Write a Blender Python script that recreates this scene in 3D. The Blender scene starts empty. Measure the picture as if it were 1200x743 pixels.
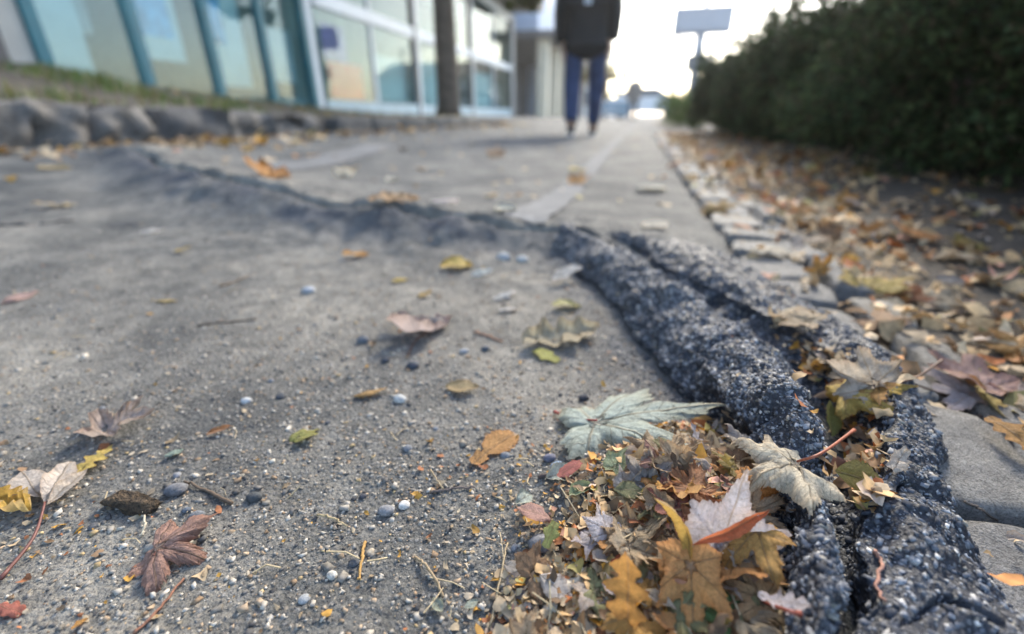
import bpy, math, random
import numpy as np
from mathutils import Vector, Matrix
from mathutils.bvhtree import BVHTree

SC = bpy.context.scene
COL = SC.collection
R = math.radians
random.seed(7)
RNG = np.random.default_rng(11)

# ------------------------------------------------------------------ camera
FPX, HCAM = 530.0, 0.212                      # focal length in pixels of the 1200 px wide photo, eye height
PITCH = math.atan((371.5 - 135.0) / FPX)
SP, CP = math.sin(PITCH), math.cos(PITCH)
cam = bpy.data.cameras.new("camera"); cam_o = bpy.data.objects.new("camera", cam); COL.objects.link(cam_o)
cam.sensor_width = 36.0; cam.lens = FPX * 36.0 / 1200.0
cam.clip_start = 0.01; cam.clip_end = 3000.0
cam_o.location = (0, 0, HCAM); cam_o.rotation_euler = (math.pi / 2 - PITCH, 0, 0)
cam.dof.use_dof = True; cam.dof.focus_distance = 0.242; cam.dof.aperture_fstop = 3.2
SC.camera = cam_o

# ------------------------------------------------------------------ sky, sun, exposure
SUN_EL, SUN_AZ = 33.0, 24.0                   # degrees; azimuth clockwise from +Y
world = bpy.data.worlds.new("World"); SC.world = world; world.use_nodes = True
wn = world.node_tree.nodes; wl = world.node_tree.links
bg = wn["Background"]; sky = wn.new("ShaderNodeTexSky"); sky.sky_type = 'NISHITA'
sky.sun_disc = False; sky.sun_elevation = R(SUN_EL); sky.sun_rotation = R(SUN_AZ)
sky.air_density = 1.0; sky.dust_density = 1.2; sky.ozone_density = 1.0; sky.altitude = 50
wm = wn.new('ShaderNodeMix'); wm.data_type = 'RGBA'; wm.blend_type = 'MULTIPLY'; wm.inputs[0].default_value = 1; wm.inputs[7].default_value = (1.03, 1.0, .95, 1)
wl.new(sky.outputs[0], wm.inputs[6]); wl.new(wm.outputs[2], bg.inputs[0]); bg.inputs[1].default_value = 0.15
sl = bpy.data.lights.new("sun", 'SUN'); sun_o = bpy.data.objects.new("sun", sl); COL.objects.link(sun_o)
sl.energy = 1.5; sl.angle = R(12); sl.color = (1.0, 0.925, 0.77)
sd = Vector((math.sin(R(SUN_AZ)) * math.cos(R(SUN_EL)), math.cos(R(SUN_AZ)) * math.cos(R(SUN_EL)), math.sin(R(SUN_EL))))
sun_o.rotation_euler = (-sd).to_track_quat('-Z', 'Y').to_euler()
SC.view_settings.view_transform = 'Standard'; SC.view_settings.look = 'None'
SC.view_settings.exposure = 2.08; SC.view_settings.gamma = 1.0; SC.view_settings.use_curve_mapping = False
SC.render.engine = 'CYCLES'
SC.cycles.use_denoising = True
SC.cycles.max_bounces = 6; SC.cycles.transparent_max_bounces = 12
SC.cycles.sample_clamp_indirect = 6.0

# ------------------------------------------------------------------ coordinates
def ray(px, py):
    u = (px - 600.0) / FPX; v = (py - 371.5) / FPX
    return Vector((u, CP - v * SP, -SP - v * CP))
def at(px, py, z=0.0):
    d = ray(px, py); t = (z - HCAM) / d.z
    return Vector((d.x * t, d.y * t, z))
PA = R(14.6); SA, CA = math.sin(PA), math.cos(PA)
def ps(w, s, z=0.0):                           # w metres left of the eye across the path, s metres along it
    return Vector((s * SA - w * CA, s * CA + w * SA, z))
def to_ws(x, y):
    return -x * CA + y * SA, x * SA + y * CA

# ------------------------------------------------------------------ noise
def _hash(ix, iy, iz, seed):
    h = (ix.astype(np.int64) * 374761393 + iy.astype(np.int64) * 668265263 + iz.astype(np.int64) * 2147483647 + seed * 1274126177) & 0xFFFFFFFF
    h = ((h ^ (h >> 13)) * 1274126177) & 0xFFFFFFFF
    h = ((h ^ (h >> 16)) * 2246822519) & 0xFFFFFFFF
    return ((h ^ (h >> 15)) & 0xFFFFFF) / float(0xFFFFFF) * 2 - 1
def vnoise(x, y, z=None, seed=0):
    x = np.asarray(x, float); y = np.asarray(y, float)
    z = np.zeros_like(x) if z is None else np.asarray(z, float)
    ix, iy, iz = np.floor(x), np.floor(y), np.floor(z)
    fx, fy, fz = x - ix, y - iy, z - iz
    fx = fx * fx * (3 - 2 * fx); fy = fy * fy * (3 - 2 * fy); fz = fz * fz * (3 - 2 * fz)
    o = 0
    for a in (0, 1):
        wx = fx if a else 1 - fx
        for b in (0, 1):
            wy = fy if b else 1 - fy
            for c in (0, 1):
                wz = fz if c else 1 - fz
                o = o + wx * wy * wz * _hash(ix + a, iy + b, iz + c, seed)
    return o
def fbm(x, y, z=None, o=4, seed=0):
    a, f, t = 1.0, 1.0, 0
    for k in range(o):
        t = t + a * vnoise(np.asarray(x) * f, np.asarray(y) * f, None if z is None else np.asarray(z) * f, seed + k)
        a *= 0.5; f *= 2.03
    return t / 1.9
def sstep(a, b, x):
    t = np.clip((x - a) / (b - a), 0, 1); return t * t * (3 - 2 * t)

# ------------------------------------------------------------------ object helpers
def mesh_from(name, v, f, mat=None, smooth=False, cols=None, attrs=None):
    me = bpy.data.meshes.new(name)
    v = np.asarray(v, np.float32)
    if isinstance(f, np.ndarray):
        n = f.shape[1]
        me.vertices.add(len(v)); me.vertices.foreach_set("co", v.ravel())
        me.loops.add(f.size); me.loops.foreach_set("vertex_index", f.astype(np.int32).ravel())
        me.polygons.add(len(f)); me.polygons.foreach_set("loop_start", np.arange(0, f.size, n, dtype=np.int32))
        me.update(calc_edges=True); me.validate()
    else:
        me.from_pydata([tuple(p) for p in v], [], f); me.update()
    if cols is not None:
        a = me.attributes.new("col", 'FLOAT_COLOR', 'POINT')
        c = np.asarray(cols, np.float32)
        if c.shape[1] == 3: c = np.c_[c, np.ones(len(c), np.float32)]
        a.data.foreach_set("color", c.astype(np.float32).ravel())
    for k, d in (attrs or {}).items():
        a = me.attributes.new(k, 'FLOAT', 'POINT'); a.data.foreach_set("value", np.asarray(d, np.float32).ravel())
    if smooth: me.polygons.foreach_set("use_smooth", np.ones(len(me.polygons), bool))
    if mat: me.materials.append(mat)
    return me
def link(name, me, parent=None, **props):
    o = bpy.data.objects.new(name, me); COL.objects.link(o)
    if parent: o.parent = parent
    for k, x in props.items(): o[k] = x
    return o
def empty(name, loc, label=None, category=None, group=None, kind=None, rz=0.0):
    o = bpy.data.objects.new(name, None); COL.objects.link(o); o.location = loc; o.rotation_euler = (0, 0, rz)
    o.empty_display_size = 0.05
    if label: o['label'] = label
    if category: o['category'] = category
    if group: o['group'] = group
    if kind: o['kind'] = kind
    return o
class MB:                                      # collects simple shapes into one mesh
    def __init__(s): s.v = []; s.f = []; s.c = []
    def add(s, v, f, c=None):
        n = len(s.v); s.v += [tuple(p) for p in v]; s.f += [tuple(i + n for i in q) for q in f]
        if c is not None: s.c += [c] * len(v)
    def box(s, x0, x1, y0, y1, z0, z1, b=0.0, M=None):
        if b <= 0:
            v = [(x, y, z) for z in (z0, z1) for x, y in ((x0, y0), (x1, y0), (x1, y1), (x0, y1))]
            f = [(3, 2, 1, 0), (4, 5, 6, 7), (0, 1, 5, 4), (1, 2, 6, 5), (2, 3, 7, 6), (3, 0, 4, 7)]
        else:
            v = []
            for z, k in ((z0, b), (z0 + b, 0), (z1 - b, 0), (z1, b)):
                v += [(x0 + k, y0 + b * (k == 0) , z), (x1 - k, y0 + b * (k == 0), z), (x1 - k, y1 - b * (k == 0), z), (x0 + k, y1 - b * (k == 0), z)]
            f = [(3, 2, 1, 0), (12, 13, 14, 15)]
            for r in range(3):
                for i in range(4): f.append((r * 4 + i, r * 4 + (i + 1) % 4, r * 4 + 4 + (i + 1) % 4, r * 4 + 4 + i))
        if M is not None: v = [M @ Vector(p) for p in v]
        s.add(v, f); return s
    def tube(s, pts, rad, n=8, cap=True):
        pts = [Vector(p) for p in pts]; rings = []
        rad = rad if hasattr(rad, '__len__') else [rad] * len(pts)
        for i, p in enumerate(pts):
            d = (pts[min(i + 1, len(pts) - 1)] - pts[max(i - 1, 0)]).normalized()
            a = d.orthogonal().normalized() if i == 0 else (a - d * a.dot(d)).normalized()
            b = d.cross(a)
            rings.append([p + (a * math.cos(2 * math.pi * k / n) + b * math.sin(2 * math.pi * k / n)) * rad[i] for k in range(n)])
        v = [q for r in rings for q in r]
        f = [(i * n + k, i * n + (k + 1) % n, (i + 1) * n + (k + 1) % n, (i + 1) * n + k) for i in range(len(pts) - 1) for k in range(n)]
        if cap: f += [tuple(range(n))[::-1], tuple((len(pts) - 1) * n + k for k in range(n))]
        s.add(v, f); return s
    def build(s, name, mat, parent=None, smooth=False, **props):
        me = mesh_from(name, np.array(s.v), s.f, mat, smooth)
        return link(name, me, parent, **props)
def pbox(name, mat, parent, w0, w1, s0, s1, z0, z1, b=0.0, **props):   # a box in path coordinates under a parent at the world origin of the path frame
    return MB().box(w0, w1, s0, s1, z0, z1, b).build(name, mat, parent, **props)

# path frame: local x = w (to the left), local y = s (along); mirrored axes are avoided by using x' = -w
PATH_ROT = -PA
def pframe(name, w, s, z, label=None, category=None, group=None, kind=None):
    return empty(name, ps(w, s, z), label, category, group, kind, rz=PATH_ROT)   # local +x = right across path, +y = along path

# ------------------------------------------------------------------ materials
def mat(name):
    m = bpy.data.materials.new(name); m.use_nodes = True
    nt = m.node_tree; b = nt.nodes["Principled BSDF"]
    return m, nt.nodes, nt.links, b
def ramp(n, stops, interp='LINEAR'):
    r = n.new("ShaderNodeValToRGB"); r.color_ramp.interpolation = interp
    e = r.color_ramp.elements
    while len(e) < len(stops): e.new(0.5)
    for q, (p, c) in zip(e, stops): q.position = p; q.color = (*c, 1) if len(c) == 3 else c
    return r
def noise(n, l, vec, scale, detail=4, rough=0.55):
    t = n.new("ShaderNodeTexNoise"); t.inputs["Scale"].default_value = scale; t.inputs["Detail"].default_value = detail
    t.inputs["Roughness"].default_value = rough
    if vec: l.new(vec, t.inputs["Vector"])
    return t
def mixc(n, l, fac, a, b, mode='MIX'):
    m = n.new("ShaderNodeMix"); m.data_type = 'RGBA'; m.blend_type = mode
    for sock, val in ((m.inputs[0], fac), (m.inputs[6], a), (m.inputs[7], b)):
        if hasattr(val, 'is_linked'): l.new(val, sock)
        elif isinstance(val, (int, float)): sock.default_value = val
        else: sock.default_value = (*val, 1)
    return m.outputs[2]
def mathn(n, l, op, a, b=None, clamp=False):
    m = n.new("ShaderNodeMath"); m.operation = op; m.use_clamp = clamp
    for sock, val in ((m.inputs[0], a), (m.inputs[1], b)):
        if val is None: continue
        if hasattr(val, 'is_linked'): l.new(val, sock)
        else: sock.default_value = val
    return m.outputs[0]
def attr(n, name):
    a = n.new("ShaderNodeAttribute"); a.attribute_name = name; return a
def bump(n, l, h, dist, strength=1.0, normal=None):
    b = n.new("ShaderNodeBump"); b.inputs["Distance"].default_value = dist; b.inputs["Strength"].default_value = strength
    l.new(h, b.inputs["Height"])
    if normal: l.new(normal, b.inputs["Normal"])
    return b.outputs[0]
def simple(name, col, rough=0.6, var=0.25, scale=20, metal=0.0, spec=0.5, bmp=0.0):
    m, n, l, b = mat(name)
    tc = n.new("ShaderNodeTexCoord"); t = noise(n, l, tc.outputs["Object"], scale, 5)
    lo = tuple(c * (1 - var) for c in col); hi = tuple(min(1, c * (1 + var)) for c in col)
    r = ramp(n, [(0.3, lo), (0.7, hi)]); l.new(t.outputs[0], r.inputs[0]); l.new(r.outputs[0], b.inputs["Base Color"])
    b.inputs["Roughness"].default_value = rough; b.inputs["Metallic"].default_value = metal
    b.inputs["Specular IOR Level"].default_value = spec
    if bmp: l.new(bump(n, l, t.outputs[0], bmp), b.inputs["Normal"])
    return m
def vcol(name, rough=0.8, transl=0.0, var=0.3, scale=150, spec=0.4, bmp=0.0):   # each piece's own colour, stored on its points
    m, n, l, b = mat(name)
    a = attr(n, "col"); tc = n.new("ShaderNodeTexCoord"); t = noise(n, l, tc.outputs["Object"], scale, 3)
    r = ramp(n, [(0.3, (1 - var,) * 3), (0.7, (1 + var * .6,) * 3)]); l.new(t.outputs[0], r.inputs[0])
    c = mixc(n, l, 1.0, a.outputs["Color"], r.outputs[0], 'MULTIPLY')
    l.new(c, b.inputs["Base Color"]); b.inputs["Roughness"].default_value = rough; b.inputs["Specular IOR Level"].default_value = spec
    if bmp: l.new(bump(n, l, t.outputs[0], bmp), b.inputs["Normal"])
    if transl:
        out = n["Material Output"]; tr = n.new("ShaderNodeBsdfTranslucent"); l.new(c, tr.inputs[0])
        mx = n.new("ShaderNodeMixShader"); mx.inputs[0].default_value = transl
        l.new(b.outputs[0], mx.inputs[1]); l.new(tr.outputs[0], mx.inputs[2]); l.new(mx.outputs[0], out.inputs[0])
    return m

def asphalt_material():
    m, n, l, b = mat("asphalt")
    geo = n.new("ShaderNodeNewGeometry"); P = geo.outputs["Position"]
    big = noise(n, l, P, 5.0, 6, 0.6); mid = noise(n, l, P, 40, 5, 0.65); fine = noise(n, l, P, 700, 4, 0.7)
    vor = n.new("ShaderNodeTexVoronoi"); vor.inputs["Scale"].default_value = 330; l.new(P, vor.inputs["Vector"])
    vor2 = n.new("ShaderNodeTexVoronoi"); vor2.inputs["Scale"].default_value = 150; l.new(P, vor2.inputs["Vector"])
    dust = attr(n, "dust").outputs["Fac"]; dark = attr(n, "dark").outputs["Fac"]
    # binder: worn grey, or fine tan dust lying on it
    worn = ramp(n, [(0.3, (0.060, 0.066, 0.070)), (0.7, (0.110, 0.119, 0.124))]); l.new(mid.outputs[0], worn.inputs[0])
    tan = ramp(n, [(0.3, (0.178, 0.165, 0.142)), (0.7, (0.315, 0.294, 0.256))]); l.new(mid.outputs[0], tan.inputs[0])
    df = mathn(n, l, 'ADD', dust, mathn(n, l, 'MULTIPLY', mathn(n, l, 'SUBTRACT', big.outputs[0], 0.5), 1.6), True)
    c = mixc(n, l, df, worn.outputs[0], tan.outputs[0])
    # little stones in the binder, each its own grey
    st = ramp(n, [(0.0, (0.05, 0.05, 0.055)), (0.35, (0.14, 0.135, 0.13)), (0.7, (0.26, 0.245, 0.23)), (0.93, (0.40, 0.39, 0.38)), (1.0, (0.46, 0.36, 0.25))])
    sepc = n.new("ShaderNodeSeparateColor"); l.new(vor.outputs["Color"], sepc.inputs[0]); l.new(sepc.outputs[0], st.inputs[0])
    sm = ramp(n, [(0.25, (1, 1, 1)), (0.5, (0, 0, 0))]); l.new(vor.outputs["Distance"], sm.inputs[0])
    sep = n.new("ShaderNodeSeparateColor"); l.new(vor2.outputs["Color"], sep.inputs[0])
    keep = mathn(n, l, 'MULTIPLY', sm.outputs[0], mathn(n, l, 'SUBTRACT', 0.75, mathn(n, l, 'MULTIPLY', df, 0.35)))
    c = mixc(n, l, keep, c, st.outputs[0])
    pore = ramp(n, [(0.32, (0.35, 0.35, 0.37)), (0.52, (1.05, 1.05, 1.05))]); l.new(fine.outputs[0], pore.inputs[0])
    c = mixc(n, l, 1.0, c, pore.outputs[0], 'MULTIPLY')
    blot = ramp(n, [(0.36, (0.62, 0.63, 0.65)), (0.62, (1.15, 1.14, 1.12))]); l.new(big.outputs[0], blot.inputs[0])
    c = mixc(n, l, 1.0, c, blot.outputs[0], 'MULTIPLY')
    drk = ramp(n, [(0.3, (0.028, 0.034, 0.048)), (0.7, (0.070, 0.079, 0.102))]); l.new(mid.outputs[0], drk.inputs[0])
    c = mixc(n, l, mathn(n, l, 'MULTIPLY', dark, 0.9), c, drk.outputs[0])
    l.new(c, b.inputs["Base Color"]); b.inputs["Roughness"].default_value = 0.85; b.inputs["Specular IOR Level"].default_value = 0.28
    nb = bump(n, l, vor.outputs["Distance"], -0.0016, 1.0); nb = bump(n, l, fine.outputs[0], 0.0018, 1.0, nb)
    l.new(nb, b.inputs["Normal"])
    return m
def bitumen_material():
    m, n, l, b = mat("broken_bitumen")
    geo = n.new("ShaderNodeNewGeometry"); P = geo.outputs["Position"]
    mid = noise(n, l, P, 120, 5, 0.7); fine = noise(n, l, P, 900, 4, 0.7)
    vor = n.new("ShaderNodeTexVoronoi"); vor.inputs["Scale"].default_value = 380; l.new(P, vor.inputs["Vector"])
    base = ramp(n, [(0.3, (0.014, 0.016, 0.023)), (0.7, (0.050, 0.056, 0.076))]); l.new(mid.outputs[0], base.inputs[0])
    sep = n.new("ShaderNodeSeparateColor"); l.new(vor.outputs["Color"], sep.inputs[0])
    st = ramp(n, [(0.0, (0.03, 0.032, 0.04)), (0.5, (0.085, 0.09, 0.105)), (0.8, (0.19, 0.20, 0.22)), (1.0, (0.40, 0.40, 0.41))]); l.new(sep.outputs[0], st.inputs[0])
    sm = ramp(n, [(0.28, (0.85,) * 3), (0.5, (0, 0, 0))]); l.new(vor.outputs["Distance"], sm.inputs[0])
    c = mixc(n, l, sm.outputs[0], base.outputs[0], st.outputs[0])
    big = noise(n, l, P, 22, 4); bl = ramp(n, [(0.3, (0.65,) * 3), (0.7, (1.15, 1.13, 1.1))]); l.new(big.outputs[0], bl.inputs[0])
    c = mixc(n, l, 1.0, c, bl.outputs[0], 'MULTIPLY')
    l.new(c, b.inputs["Base Color"]); b.inputs["Roughness"].default_value = 0.5; b.inputs["Specular IOR Level"].default_value = 0.5
    nb = bump(n, l, vor.outputs["Distance"], -0.0016, 1.0); nb = bump(n, l, fine.outputs[0], 0.0012, 1.0, nb)
    l.new(nb, b.inputs["Normal"])
    return m
def paint_material():
    m, n, l, b = mat("worn_white_paint")
    geo = n.new("ShaderNodeNewGeometry"); P = geo.outputs["Position"]
    t = noise(n, l, P, 60, 6, 0.7); t2 = noise(n, l, P, 6, 4)
    s = mathn(n, l, 'ADD', t.outputs[0], mathn(n, l, 'MULTIPLY', t2.outputs[0], 0.5))
    r = ramp(n, [(0.62, (0.105, 0.108, 0.112)), (0.95, (0.20, 0.202, 0.208))]); l.new(s, r.inputs[0]); l.new(r.outputs[0], b.inputs["Base Color"])
    b.inputs["Roughness"].default_value = 0.9; b.inputs["Specular IOR Level"].default_value = 0.2
    return m
def soil_material():
    m, n, l, b = mat("soil")
    geo = n.new("ShaderNodeNewGeometry"); P = geo.outputs["Position"]
    t = noise(n, l, P, 60, 6, 0.7)
    r = ramp(n, [(0.3, (0.03, 0.024, 0.018)), (0.55, (0.075, 0.06, 0.045)), (0.8, (0.15, 0.12, 0.09))]); l.new(t.outputs[0], r.inputs[0])
    l.new(r.outputs[0], b.inputs["Base Color"]); b.inputs["Roughness"].default_value = 0.9
    l.new(bump(n, l, t.outputs[0], 0.004), b.inputs["Normal"])
    return m
def stone_material(name, lo, hi, sc=90):
    m, n, l, b = mat(name)
    geo = n.new("ShaderNodeNewGeometry"); P = geo.outputs["Position"]
    t = noise(n, l, P, sc, 6, 0.75); t2 = noise(n, l, P, sc * 8, 3, 0.7); oi = n.new("ShaderNodeObjectInfo")
    r = ramp(n, [(0.3, lo), (0.7, hi)]); l.new(t.outputs[0], r.inputs[0])
    v = ramp(n, [(0.0, (0.75, 0.76, 0.80)), (1.0, (1.15, 1.1, 1.02))]); l.new(oi.outputs["Random"], v.inputs[0])
    c = mixc(n, l, 1.0, r.outputs[0], v.outputs[0], 'MULTIPLY')
    sp = ramp(n, [(0.35, (0.6,) * 3), (0.5, (1, 1, 1)), (0.72, (1.25,) * 3)]); l.new(t2.outputs[0], sp.inputs[0])
    c = mixc(n, l, 1.0, c, sp.outputs[0], 'MULTIPLY')
    l.new(c, b.inputs["Base Color"]); b.inputs["Roughness"].default_value = 0.75
    nb = bump(n, l, t.outputs[0], 0.004); l.new(bump(n, l, t2.outputs[0], 0.0012, 1, nb), b.inputs["Normal"])
    return m
def leaf_material():
    m, n, l, b = mat("dry_leaf")
    oi = n.new("ShaderNodeObjectInfo"); tc = n.new("ShaderNodeTexCoord"); geo = n.new("ShaderNodeNewGeometry")
    ad = n.new("ShaderNodeVectorMath"); ad.operation = 'ADD'; l.new(tc.outputs["Object"], ad.inputs[0])
    sc_ = n.new("ShaderNodeVectorMath"); sc_.operation = 'SCALE'; sc_.inputs[3].default_value = 9.0
    cmb = n.new("ShaderNodeCombineXYZ")
    for i in range(3): l.new(oi.outputs["Random"], cmb.inputs[i])
    l.new(cmb.outputs[0], sc_.inputs[0]); l.new(sc_.outputs[0], ad.inputs[1]); V = ad.outputs[0]
    t = noise(n, l, V, 4.5, 6, 0.65); t2 = noise(n, l, V, 26, 5, 0.7)
    r = ramp(n, [(0.28, (0.72, 0.68, 0.63)), (0.5, (1, 1, 1)), (0.75, (1.2, 1.17, 1.12))]); l.new(t.outputs[0], r.inputs[0])
    c = mixc(n, l, 1.0, oi.outputs["Color"], r.outputs[0], 'MULTIPLY')
    r2 = ramp(n, [(0.3, (0.72,) * 3), (0.6, (1.08,) * 3)]); l.new(t2.outputs[0], r2.inputs[0])
    c = mixc(n, l, 1.0, c, r2.outputs[0], 'MULTIPLY')
    spot = ramp(n, [(0.72, (0, 0, 0)), (0.77, (0.65, 0.65, 0.65))]); l.new(t2.outputs[0], spot.inputs[0])
    c = mixc(n, l, spot.outputs[0], c, (0.07, 0.04, 0.025))
    edge = attr(n, "edge").outputs["Fac"]
    e = mathn(n, l, 'MULTIPLY', mathn(n, l, 'POWER', edge, 5.0), mathn(n, l, 'MULTIPLY', t.outputs[0], 0.9), True)
    c = mixc(n, l, e, c, mixc(n, l, 1.0, c, (0.62, 0.40, 0.22), 'MULTIPLY'))
    vo = attr(n, "veinoff").outputs["Fac"]; vr_ = attr(n, "veinrun").outputs["Fac"]
    main = ramp(n, [(0.004, (1, 1, 1)), (0.014, (0, 0, 0))]); l.new(vo, main.inputs[0])
    ph = mathn(n, l, 'ABSOLUTE', mathn(n, l, 'SUBTRACT', mathn(n, l, 'FRACT', mathn(n, l, 'MULTIPLY', vr_, 9.0)), 0.5))
    sec = ramp(n, [(0.015, (0.4, 0.4, 0.4)), (0.06, (0, 0, 0))]); l.new(ph, sec.inputs[0])
    vein = mathn(n, l, 'MAXIMUM', main.outputs[0], sec.outputs[0])
    vc = mixc(n, l, 0.5, mixc(n, l, 1.0, c, (0.62, 0.5, 0.42), 'MULTIPLY'), (0.50, 0.38, 0.24)); c = mixc(n, l, mathn(n, l, 'MULTIPLY', vein, 0.6), c, vc)
    pale = mixc(n, l, 0.22, c, (0.52, 0.48, 0.44)); c = mixc(n, l, geo.outputs["Backfacing"], c, pale)
    l.new(c, b.inputs["Base Color"]); b.inputs["Roughness"].default_value = 0.62; b.inputs["Specular IOR Level"].default_value = 0.4
    nb = bump(n, l, t2.outputs[0], 0.02, 0.5); l.new(bump(n, l, vein, 0.006, 0.7, nb), b.inputs["Normal"])
    out = n["Material Output"]; tr = n.new("ShaderNodeBsdfTranslucent"); l.new(c, tr.inputs[0])
    mx = n.new("ShaderNodeMixShader"); mx.inputs[0].default_value = 0.36
    l.new(b.outputs[0], mx.inputs[1]); l.new(tr.outputs[0], mx.inputs[2]); l.new(mx.outputs[0], out.inputs[0])
    return m
def objcolor(name, rough=0.7, scale=120, var=0.35, bmp=0.0):
    m, n, l, b = mat(name)
    oi = n.new("ShaderNodeObjectInfo"); geo = n.new("ShaderNodeNewGeometry")
    t = noise(n, l, geo.outputs["Position"], scale, 5, 0.7)
    r = ramp(n, [(0.3, (1 - var,) * 3), (0.7, (1 + var * .7,) * 3)]); l.new(t.outputs[0], r.inputs[0])
    c = mixc(n, l, 1.0, oi.outputs["Color"], r.outputs[0], 'MULTIPLY')
    l.new(c, b.inputs["Base Color"]); b.inputs["Roughness"].default_value = rough
    if bmp: l.new(bump(n, l, t.outputs[0], bmp), b.inputs["Normal"])
    return m
def glass_material():
    m, n, l, b = mat("shop_glass"); n.remove(b); out = n["Material Output"]
    fr = n.new("ShaderNodeLayerWeight"); fr.inputs[0].default_value = 0.5
    refl = mathn(n, l, 'ADD', 0.05, mathn(n, l, 'MULTIPLY', 0.55, mathn(n, l, 'POWER', fr.outputs['Facing'], 5.0)))
    tr = n.new("ShaderNodeBsdfTransparent"); tr.inputs[0].default_value = (0.74, 0.85, 0.85, 1)
    gl = n.new("ShaderNodeBsdfGlossy"); gl.inputs["Roughness"].default_value = 0.02
    mx = n.new("ShaderNodeMixShader"); l.new(refl, mx.inputs[0])
    l.new(tr.outputs[0], mx.inputs[1]); l.new(gl.outputs[0], mx.inputs[2]); l.new(mx.outputs[0], out.inputs[0])
    return m
M = dict(
    asphalt=asphalt_material(), bitumen=bitumen_material(), paint=paint_material(), soil=soil_material(),
    stone=stone_material("edging_stone", (0.16, 0.158, 0.158), (0.39, 0.38, 0.365)),
    concrete=stone_material("old_concrete", (0.04, 0.037, 0.035), (0.17, 0.16, 0.15), 16),
    darkstone=stone_material("dark_kerb", (0.05, 0.048, 0.045), (0.12, 0.115, 0.11), 20),
    leaf=leaf_material(), stem=objcolor("stem", 0.6, 300), pebble=objcolor("pebble", 0.85, 420, 0.45, 0.0009), twig=objcolor("twig", 0.8, 260, 0.4, 0.0008),
    grit=vcol("grit", 0.9, 0, 0.35, 500, 0.15), crumbs=vcol("leaf_crumbs", 0.7, 0.15, 0.35, 180, 0.35), foliage=vcol("foliage", 0.85, 0.15, 0.3, 30, 0.08),
    grass=vcol("grass_blade", 0.6, 0.3, 0.2, 30), glass=glass_material(),
    teal=simple("teal_paint", (0.010, 0.12, 0.15), 0.4, 0.15, 6), whiteframe=simple("white_frame", (0.62, 0.64, 0.66), 0.4, 0.06, 5),
    greyframe=simple("grey_metal", (0.13, 0.14, 0.15), 0.45, 0.1, 6), beige=simple("beige_wall", (0.42, 0.38, 0.33), 0.8, 0.12, 4),
    brownwall=simple("brown_wall", (0.13, 0.11, 0.10), 0.8, 0.15, 6), canopy=simple("canopy_render", (0.30, 0.27, 0.23), 0.8, 0.1, 4),
    inside=simple("inside_wall", (0.36, 0.40, 0.39), 0.85, 0.12, 2), insidefloor=simple("inside_floor", (0.25, 0.24, 0.22), 0.5, 0.1, 4),
    paper=simple("pale_paper", (0.60, 0.63, 0.65), 0.7, 0.12, 3), bluepaper=simple("blue_poster", (0.16, 0.36, 0.58), 0.6, 0.6, 5),
    redpaper=simple("red_poster", (0.80, 0.07, 0.04), 0.6, 0.4, 4), purplepaper=simple("purple_poster", (0.25, 0.14, 0.38), 0.6, 0.4, 4),
    palesill=simple("pale_blue_panel", (0.36, 0.46, 0.50), 0.5, 0.1, 4), bluewall=simple("pale_blue_render", (0.44, 0.52, 0.66), 0.8, 0.08, 2),
    cream=simple("cream_paint", (0.70, 0.62, 0.48), 0.7, 0.08, 4), shade=simple("dark_arcade", (0.12, 0.12, 0.13), 0.8, 0.2, 3),
    bark=simple("bark", (0.085, 0.062, 0.045), 0.9, 0.45, 14, bmp=0.02), sign=simple("sign_grey", (0.46, 0.46, 0.51), 0.5, 0.06, 4),
    darkbox=simple("dark_sign_box", (0.15, 0.15, 0.16), 0.5, 0.1, 6), jacket=simple("charcoal_jacket", (0.005, 0.005, 0.0065), 0.85, 0.3, 14),
    jeans=simple("blue_denim", (0.022, 0.040, 0.10), 0.85, 0.4, 16), shoe=simple("brown_shoe", (0.05, 0.032, 0.024), 0.5, 0.2, 20), sole=simple("pale_sole", (0.55, 0.55, 0.55), 0.6, 0.1, 20),
    skin=simple("skin", (0.50, 0.30, 0.22), 0.5, 0.08, 20), hair=simple("brown_hair", (0.03, 0.02, 0.014), 0.6, 0.4, 40), patch=simple("pale_patch", (0.40, 0.42, 0.47), 0.5, 0.1, 20),
    coat=simple("taupe_coat", (0.20, 0.18, 0.17), 0.85, 0.2, 12), trousers=simple("grey_trousers", (0.09, 0.11, 0.14), 0.85, 0.2, 12),
    bluefence=simple("blue_barrier", (0.20, 0.34, 0.46), 0.5, 0.1, 6), carwhite=simple("car_white", (0.75, 0.76, 0.78), 0.3, 0.04, 3), carglass=simple("car_glass", (0.05, 0.06, 0.07), 0.1, 0.1, 3),
    tyre=simple("tyre", (0.02, 0.02, 0.02), 0.8, 0.1, 20), rim=simple("rim", (0.45, 0.45, 0.47), 0.3, 0.1, 20, 0.7), barkchip=simple("bark_chip", (0.13, 0.088, 0.052), 0.9, 0.65, 14, bmp=0.06),
    farwall=simple("far_wall", (0.55, 0.53, 0.50), 0.8, 0.1, 1), farwindow=simple("far_window", (0.10, 0.12, 0.14), 0.2, 0.1, 2), roof=simple("far_roof", (0.22, 0.12, 0.09), 0.8, 0.2, 2),
    ground=simple("ground_earth", (0.16, 0.15, 0.13), 0.9, 0.25, 0.5), road=simple("road_asphalt", (0.16, 0.16, 0.165), 0.8, 0.15, 2),
)
for k in ("teal", "whiteframe"): M[k].node_tree.nodes["Principled BSDF"].inputs["Specular IOR Level"].default_value = 0.5
bpy_light = None

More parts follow.
